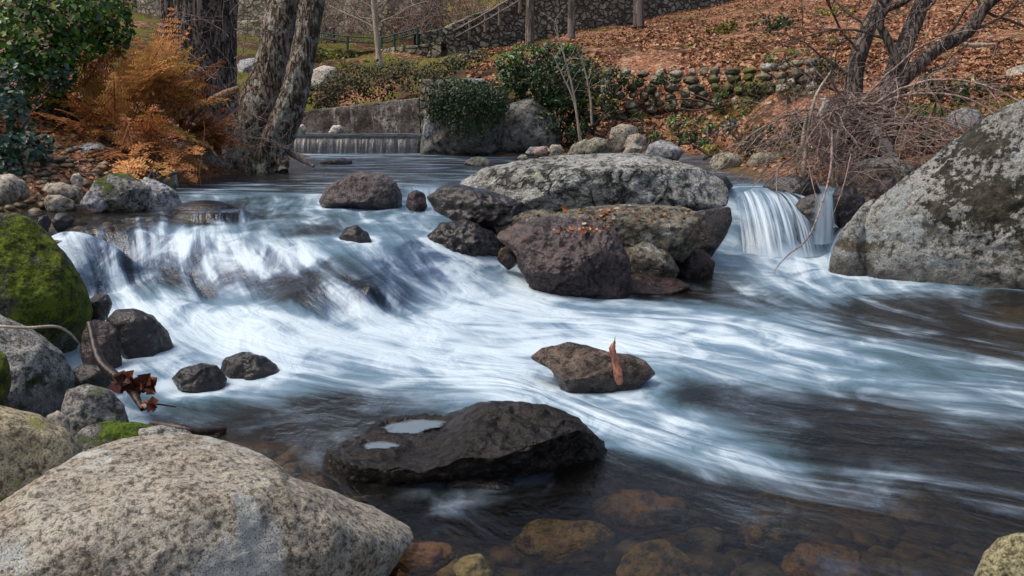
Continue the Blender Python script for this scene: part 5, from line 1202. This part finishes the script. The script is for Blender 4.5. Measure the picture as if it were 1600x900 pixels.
terr = [
 ('bramble thicket above the concrete channel wall', [(500,150,17.4,.4,.3,.3),(540,138,17.4,.45,.3,.35),(590,130,17.4,.5,.3,.36),(640,122,17.2,.45,.3,.36),(610,110,17.9,.5,.3,.25),(550,118,17.9,.5,.3,.22)], .05, 'dull', 420),
 ('grey green bramble trailing between the thicket and the ivy boulder', [(675,115,16.6,.3,.3,.2),(665,140,16.4,.15,.2,.25),(700,105,17,.3,.3,.15)], .05, 'dull', 300),
 ('dark ivy mound above the ivy boulder', [(725,95,18,.3,.3,.16),(745,88,18,.22,.3,.14),(705,100,17.8,.2,.3,.14)], .05, 'dark', 320),
 ('green shrub behind the twin trunk over the pale boulder', [(515,140,18.5,.22,.3,.3),(500,160,18,.18,.3,.2)], .05, 'dull', 260),
 ('mossy green tuft on the terrace above the bramble thicket', [(540,95,22.5,.5,.4,.22),(510,90,22.5,.3,.4,.2),(575,98,22.5,.3,.3,.15)], .07, 'yell', 90),
 ('rusty leaved shrub under the fence at the top', [(625,35,30,.6,.4,.4),(645,25,30,.4,.4,.3)], .10, 'litter', 110),
 ('dark evergreen shrub high by the pale wall', [(680,15,33,.6,.4,.35),(655,22,33,.35,.4,.25)], .10, 'dark', 200),
 ('dark ivy draping the left end of the dry stone wall', [(945,150,16.2,.25,.15,.42),(952,112,16.7,.26,.15,.16),(965,140,16.5,.22,.12,.3),(985,130,16.5,.2,.12,.28),(1000,120,16.6,.18,.12,.12)], .045, 'dark', 420),
 ('ivy patch over the middle stones of the dry stone wall', [(1130,160,15.9,.18,.12,.25),(1045,125,16.3,.3,.1,.1),(1070,150,16.2,.12,.1,.3),(1018,150,16.5,.1,.1,.28)], .045, 'dark', 380),
 ('dull ivy sheet covering the right end of the dry stone wall', [(1190,140,15.6,.4,.15,.28),(1240,150,15.0,.35,.15,.3),(1180,170,15.6,.3,.12,.2)], .045, 'dull', 400),
 ('dark green ivy tuft on the slope above the dry stone wall', [(1225,92,15.6,.35,.3,.13),(1250,88,15.4,.25,.3,.12)], .06, 'ivy', 260),
 ('ivy patch high on the leafy slope at the right', [(1205,38,22,.5,.4,.22),(1230,30,22,.4,.4,.18)], .08, 'dark', 260),
 ('bright moss cushion on the leafy slope', [(1122,48,24,.4,.3,.10),(1138,40,24,.25,.3,.10)], .06, 'moss', 400),
 ('yellow mossy tuft behind the ivy patch high on the slope', [(1300,18,24,.6,.4,.12)], .08, 'yell', 200),
 ('bright moss clump at the foot of the dry stone wall', [(997,180,15.6,.14,.15,.09)], .03, 'moss', 420),
 ('leafy green plant on the far bank below the dry stone wall', [(1060,192,14.6,.22,.2,.13),(1085,190,14.6,.14,.2,.10)], .05, 'ivy', 330),
 ('dark green plant right of the pale grey peaked stone', [(1085,212,13.8,.22,.2,.12),(1060,218,13.6,.12,.15,.1)], .05, 'dark', 330),
 ('small bright fern behind the round far bank stones', [(1022,212,14.2,.12,.12,.09)], .045, 'ivy', 330),
 ('bluish leaved plant in the leaves of the far bank', [(1140,195,13.6,.14,.14,.12),(1132,208,13.3,.1,.12,.08)], .055, 'ivyb', 330),
 ('yellow green grass tuft by the shore right of centre', [(1112,234,12.8,.16,.16,.08)], .04, 'yell', 260),
 ('dull green weeds before the ivy sheet', [(1190,215,12.4,.25,.2,.15),(1225,225,11.8,.2,.2,.12)], .045, 'dull', 330),
 ('dark weeds at the right shore between two mossy rocks', [(1165,232,12.0,.12,.15,.14),(1245,205,12.2,.18,.2,.12)], .05, 'dark', 260),
 ('bright green leaves between bush and pale grey rock', [(1422,172,9.6,.17,.15,.09),(1460,188,9.4,.17,.15,.12),(1445,205,9.3,.15,.12,.08)], .065, 'ivy', 420),
 ('dark ivy mat right of the slender stems', [(1460,140,11.6,.3,.25,.13),(1520,150,11.3,.25,.2,.12),(1440,125,11.8,.15,.2,.1)], .055, 'dark', 280),
 ('ivy mat spreading under the slender stems', [(1310,115,12.8,.22,.2,.12),(1290,100,13,.2,.2,.1)], .055, 'dark', 260),
 ('leaves around the root of the tangled bush', [(1250,190,11.0,.2,.2,.12),(1410,150,11,.12,.2,.1)], .055, 'dull', 240),
 ('yellow leaved seedling on the slope left of the slender stems', [(1303,62,13.5,.1,.1,.07)], .06, 'yell', 160),
 ('low weeds under the left end of the dry stone wall', [(985,198,14.8,.2,.2,.1),(1000,205,14.5,.14,.15,.08)], .045, 'dull', 300),
 ('green weeds in the leaves before the middle of the dry stone wall', [(1110,200,14.0,.16,.15,.1),(1100,222,13.3,.12,.15,.08)], .05, 'ivy', 280),
 ('ivy runner between shore rocks and ivy sheet', [(1175,205,13.2,.22,.15,.1),(1215,200,12.8,.2,.15,.1)], .05, 'dark', 300),
 ('yellowing weeds on the bank beneath the tangled bush', [(1245,235,11.2,.2,.15,.1),(1225,245,11.0,.14,.15,.08)], .045, 'yell', 160),
 ('dull bramble beside the pale grey rock', [(1465,215,9.9,.2,.2,.14),(1440,235,9.4,.18,.2,.12)], .045, 'dull', 320),
 ('dark ivy along the top of the slope near the brown edge rock', [(1520,130,12.4,.3,.2,.1),(1570,145,12.0,.25,.2,.1)], .055, 'dark', 260),
 ('grass tuft beside the cobbles at the left water edge', [(245,272,8.3,.08,.1,.1)], .05, 'dull', 240),
]
for lb, bl, sz, mt, per in terr:
    px, py, Y = bl[0][:3]; bush('plant' if bl[0][3] < .2 else 'shrub', lb, 'plant' if bl[0][3] < .2 else 'shrub', bl, sz, mt, rng, W(px, py + 10, Y + .1), per=per, twigs=4, gap=-.15)
# bare purple brown shrubs in front of the far walls
for lb, px, py, Y, sp in (('leafless purplish shrub rising left of the rail fence', 700, 50, 30, .9), ('leafless purplish shrub behind the rail fence', 770, 30, 31, .9), ('leafless grey shrub before the pale tall wall', 640, 60, 29, .7), ('sparse leafless shrub on the terrace left of the thin tree', 520, 70, 28, .6)):
    root = empty('bare_shrub', W(px, py, Y), lb, 'shrub')
    b = Bag()
    for k in range(40):
        limbs(b, rng, walk(rng, W(px, py, Y) + rng.normal(size=3) * [sp, .4, .05], [rng.normal() * .6, rng.normal() * .3, 1], rng.uniform(1.0, 1.8), 8, .3), .014, 1, 4, rmin=.006, sides=3)
    b.build('branch', wood_mat('purplish_twigs', (.10, .06, .055), (.24, .17, .15), 4), root)

# ------------------------------------------------------------------ fallen leaves
rng = np.random.default_rng(30)
def litter(name, lb, n, xr, yr, size, mat, keep=None, lift=.015):
    u = rng.uniform(*xr, n); Y = np.exp(rng.uniform(math.log(yr[0]), math.log(yr[1]), n))
    A = np.stack([u * Y, Y], 1); z = ground_z(A)
    k = z > .60
    if keep is not None: k &= keep(A)
    A, z = A[k], z[k]; e = .03
    gxn = (ground_z(A + [e, 0]) - z) / e; gyn = (ground_z(A + [0, e]) - z) / e
    Nn = np.stack([-gxn, -gyn, np.ones(len(z))], 1) + rng.normal(size=(len(z), 3)) * .45
    b = Bag(); leaves(b, np.column_stack([A, z + lift]) , Nn, size, rng, shape='jag', curl=.6, asp=.75)
    return tag(b.build(name, G[mat]), lb, 'leaves', kind='stuff')
cov = lambda A: fbm(np.column_stack([A * .55, np.zeros(len(A))]), 3) > -.22
litter('fallen_leaves', 'orange brown fallen leaves covering the slope', 60000, (-.05, .66), (12, 34), .085, 'litter', cov)
litter('fallen_leaves', 'rusty fallen leaves on the right bank below the wall', 9000, (.05, .66), (9.3, 14.5), .06, 'litter', cov)
litter('fallen_leaves', 'brown fallen leaves between the stones of the left bank', 5000, (-.62, -.28), (6.6, 11.5), .05, 'litter')
# leaves caught on the central rocks
allv = {k: v for k, v in ROCKS.items()}
def on_rock(lab, n, pxr, pyr, size, mat, bag):
    V = allv[lab]; d = V - CAM; dep = d @ FW; px = 800 + F * (d @ RT) / dep; py = 450 - F * (d @ UP) / dep
    m = (px > pxr[0]) & (px < pxr[1]) & (py > pyr[0]) & (py < pyr[1]); k = np.where(m)[0]
    k = k[V[k][:, 1] < np.median(V[:, 1])] if len(k) else k
    if not len(k): return
    q = V[rng.choice(k, n)] + [0, -.004, .008]
    leaves(bag, q, rng.normal(size=(n, 3)) * .5 + [0, -.3, 1], size, rng, shape='jag', curl=.6)
b = Bag()
on_rock('lichened block under the right end of the pale slab', 60, (900, 1075), (326, 348), .035, 'litter', b)
on_rock('dark rock with a hollow where orange leaves collect under the slab', 40, (790, 900), (335, 380), .035, 'litter', b)
on_rock('wet brown ledge below the slab with its foot in the foam', 30, (820, 950), (345, 375), .035, 'litter', b)
tag(b.build('leaf_litter', G['litter']), 'small tan leaves scattered on the ledges of the central rocks', 'leaves', kind='stuff')
def one_leaf(lb, C, Nn, size, mat='orange', grp=None, asp=.6):
    b = Bag(); leaves(b, np.array([C]), np.array([Nn], float), np.array([size]), rng, shape='jag', curl=.5, asp=asp)
    return tag(b.build('leaf', G[mat]), lb, 'leaf', grp)
one_leaf('orange leaf standing upright under the lip of the long slab', W(883, 326, 6.75), (0, -1, .2), .06)
one_leaf('larger orange leaf on the brown ledge', surf('wet brown ledge below the slab with its foot in the foam', 7, 912, 366) + [0, -.01, .01], (0, -.5, 1), .07)
one_leaf('smaller orange leaf left of the larger one on the brown ledge', surf('wet brown ledge below the slab with its foot in the foam', 7, 893, 358) + [0, -.01, .01], (0, -.5, 1), .055)
one_leaf('dull orange leaf in the crack right of centre of the slab', surf('lichened block under the right end of the pale slab', 6, 945, 334) + [0, -.01, .01], (0, -.6, 1), .06)
# clump of soaked oak leaves caught on driftwood
b = Bag(); C = np.array([W(px, py, 3.72) for px, py in zip(rng.uniform(183, 240, 34), rng.uniform(588, 612, 34))])
leaves(b, C, rng.normal(size=(34, 3)) * .6 + [0, -1, .3], .055, rng, shape='jag', curl=.9, asp=.8)
tag(b.build('leaf_clump', leaf_mat('soaked_leaf', [(0, (.035, .012, .01)), (.5, (.11, .03, .015)), (1, (.32, .10, .045))], .35, .1, .5)), 'clump of soaked red brown oak leaves caught on driftwood in the foam', 'leaves')
b = Bag(); C = np.array([W(px, py, 3.6) for px, py in zip(rng.uniform(222, 240, 8), rng.uniform(628, 642, 8))]); leaves(b, C, rng.normal(size=(8, 3)) * .6 + [0, -1, .3], .045, rng, shape='jag', curl=.9)
tag(b.build('leaf_clump', bpy.data.materials['soaked_leaf']), 'small bunch of dark red leaves on the driftwood tip below the bigger clump', 'leaves')
# the curled bark strip standing on the rock in mid stream
n = 40; v = np.linspace(0, 1, n)
LR = 'damp brown rock in mid stream carrying the upright bark strip'
a_ = surf(LR, 6, 967, 598) - [0, .03, 0]; b_ = surf(LR, 6, 962, 566) - [0, .035, 0]
cl = catmull([a_, (a_ + b_) / 2 - [0, .01, 0], b_, W(957,547,b_[1] - .005), W(961,532,b_[1] + .01)], n)
BY = b_[1] + .01
wd = np.interp(v, [0, .1, .45, .8, .93, 1], [.011, .02, .021, .015, .008, .002])
uu = np.linspace(-1, 1, 9); V = np.concatenate([np.stack([cl[i] + np.array([wd[i] * s, .005 * s * s - .002, 0]) + np.array([.0012 * math.sin(i * 1.7 + s * 3) * abs(s), .004 * math.sin(i * .35 + s * 2.2), 0]) for s in uu]) for i in range(n)])
back = V + [0, .005, 0]
Fr = grid_faces(n, 9)
VV = np.concatenate([V, back]); FF = np.concatenate([Fr, Fr[:, ::-1] + len(V)])
t = NT('peeled_bark'); P = t.pos()
c = t.mix(t.ss(t.noise(t.vmath('MULTIPLY', P, (3, 3, 1)), 30, 5, .7), .35, .65), (.16, .06, .035), (.42, .18, .12))
tag(mesh('bark_strip', VV, FF, t.done(t.bsdf(c, .6, .3, t.bump(t.noise(P, 90, 4), .5, .004)))), 'reddish strip of peeled bark standing upright on the mid stream rock', 'bark')
stick('twig', 'short dark twig tip rising from the upright bark strip', [W(960,538,BY), W(961,526,BY)], (.003, .0015), M_twigd, 'twig', 0)
# the left half of the flat black rock is a low shelf; two hollows in it hold rain water
LBK = 'broad flat black rock with rain puddles in the lower pool'
ob = [o for o in bpy.data.objects if o.get('label') == LBK][0]
V = ROCKS[LBK].copy(); off = np.array(ob.location)
xa, xb = WZ(668, 668, .09)[0], WZ(800, 668, .09)[0]
shelf = .085 + .17 * sstep(V[:, 0], xa, xb) ** 1.3 + .012 * fbm(V * 9, 4) + .05 * np.clip(V[:, 1] - 3.45, -.3, .3)
k = V[:, 2] > shelf
V[k, 2] = shelf[k] + (V[k, 2] - shelf[k]) * np.where(V[k, 0] > xb, .9, .10 + .8 * sstep(V[k, 0], xa, xb))
t = NT('puddle_water'); P = t.pos()
ed = t.ss(t.math('ADD', t.attr('rim'), t.math('MULTIPLY', t.math('SUBTRACT', t.noise(P, 40, 4), .5), .9)), .0, .42)
pb = t.bsdf((.11, .135, .15), .04, 1.0, t.bump(t.noise(P, 14, 3), .25, .006))
M_pud = t.done(t.n('MixShader', i0=ed, i1=t.n('BsdfTransparent').outputs[0], i2=pb).outputs[0])
for lb, pts in (('larger rain puddle on the left part of the flat black rock', [(588,676),(600,663),(640,655),(690,653),(704,658),(688,667),(664,672),(655,679),(620,680)]),
                ('smaller rain puddle below the larger one on the flat black rock', [(562,696),(578,689),(605,690),(630,696),(612,703),(575,704)])):
    zp = .088
    w = np.array([WZ(a, b_, zp) for a, b_ in catmull(np.array(pts + pts[:1], float), 60)]); C = w.mean(0)
    rx, ry = np.ptp(w[:, 0]) / 2, np.ptp(w[:, 1]) / 2
    dd = np.hypot((V[:, 0] - C[0]) / rx, (V[:, 1] - C[1]) / ry) + .25 * fbm(V * 14, 3)
    m = (V[:, 2] > .03) & (dd < 1.7)
    rim = zp + .006 + .008 * np.abs(fbm(V[m] * 20, 3))
    V[m, 2] = np.where(dd[m] < .95, zp - .008, np.maximum(V[m, 2], rim * sstep(dd[m], 1.7, 1.3) + V[m, 2] * (1 - sstep(dd[m], 1.7, 1.3))))
    ring = [C + (w - C) * s_ for s_ in np.linspace(.02, 1.1, 14)]
    tag(mesh('puddle', np.concatenate(ring), grid_faces(14, 60), M_pud, attrs={'rim': np.repeat(1 - np.linspace(.02, 1.1, 14) / 1.1, 60)}), lb, 'puddle')
ob.data.vertices.foreach_set('co', np.ascontiguousarray(V - off, dtype=np.float32).ravel()); ob.data.update()
ROCKS[LBK] = V
# foam gathering where the fast water meets the stones
from mathutils.kdtree import KDTree
wo = bpy.data.objects['water']; wl = []
for lb, V in ROCKS.items():
    if not (-3.2 < V[:, 0].mean() < 4 and V[:, 1].mean() < 8.6 and V[:, 1].mean() > 2.9): continue
    q = V[::2]; q = q[np.abs(q[:, 2] - water_z(q[:, :2])) < .03]; wl.append(q[::2])
wl = np.concatenate(wl); kd = KDTree(len(wl))
for i, q in enumerate(wl): kd.insert((q[0], q[1], 0), i)
kd.balance()
sel = np.where((WXY[:, 0] > -3.3) & (WXY[:, 0] < 4) & (WXY[:, 1] > 3) & (WXY[:, 1] < 8.6) & (foam > .12))[0]
dist = np.array([kd.find((x, y, 0))[2] for x, y in WXY[sel]])
nz = .5 + .8 * fbm(np.column_stack([WXY[sel] * 6, np.zeros(len(sel))]), 3)
foam[sel] += np.clip(nz, 0, 1.2) * .75 * np.exp(-(dist / .085) ** 2) * sstep(foam[sel], .12, .4)
wo.data.attributes['foam'].data.foreach_set('value', foam.astype(np.float32))
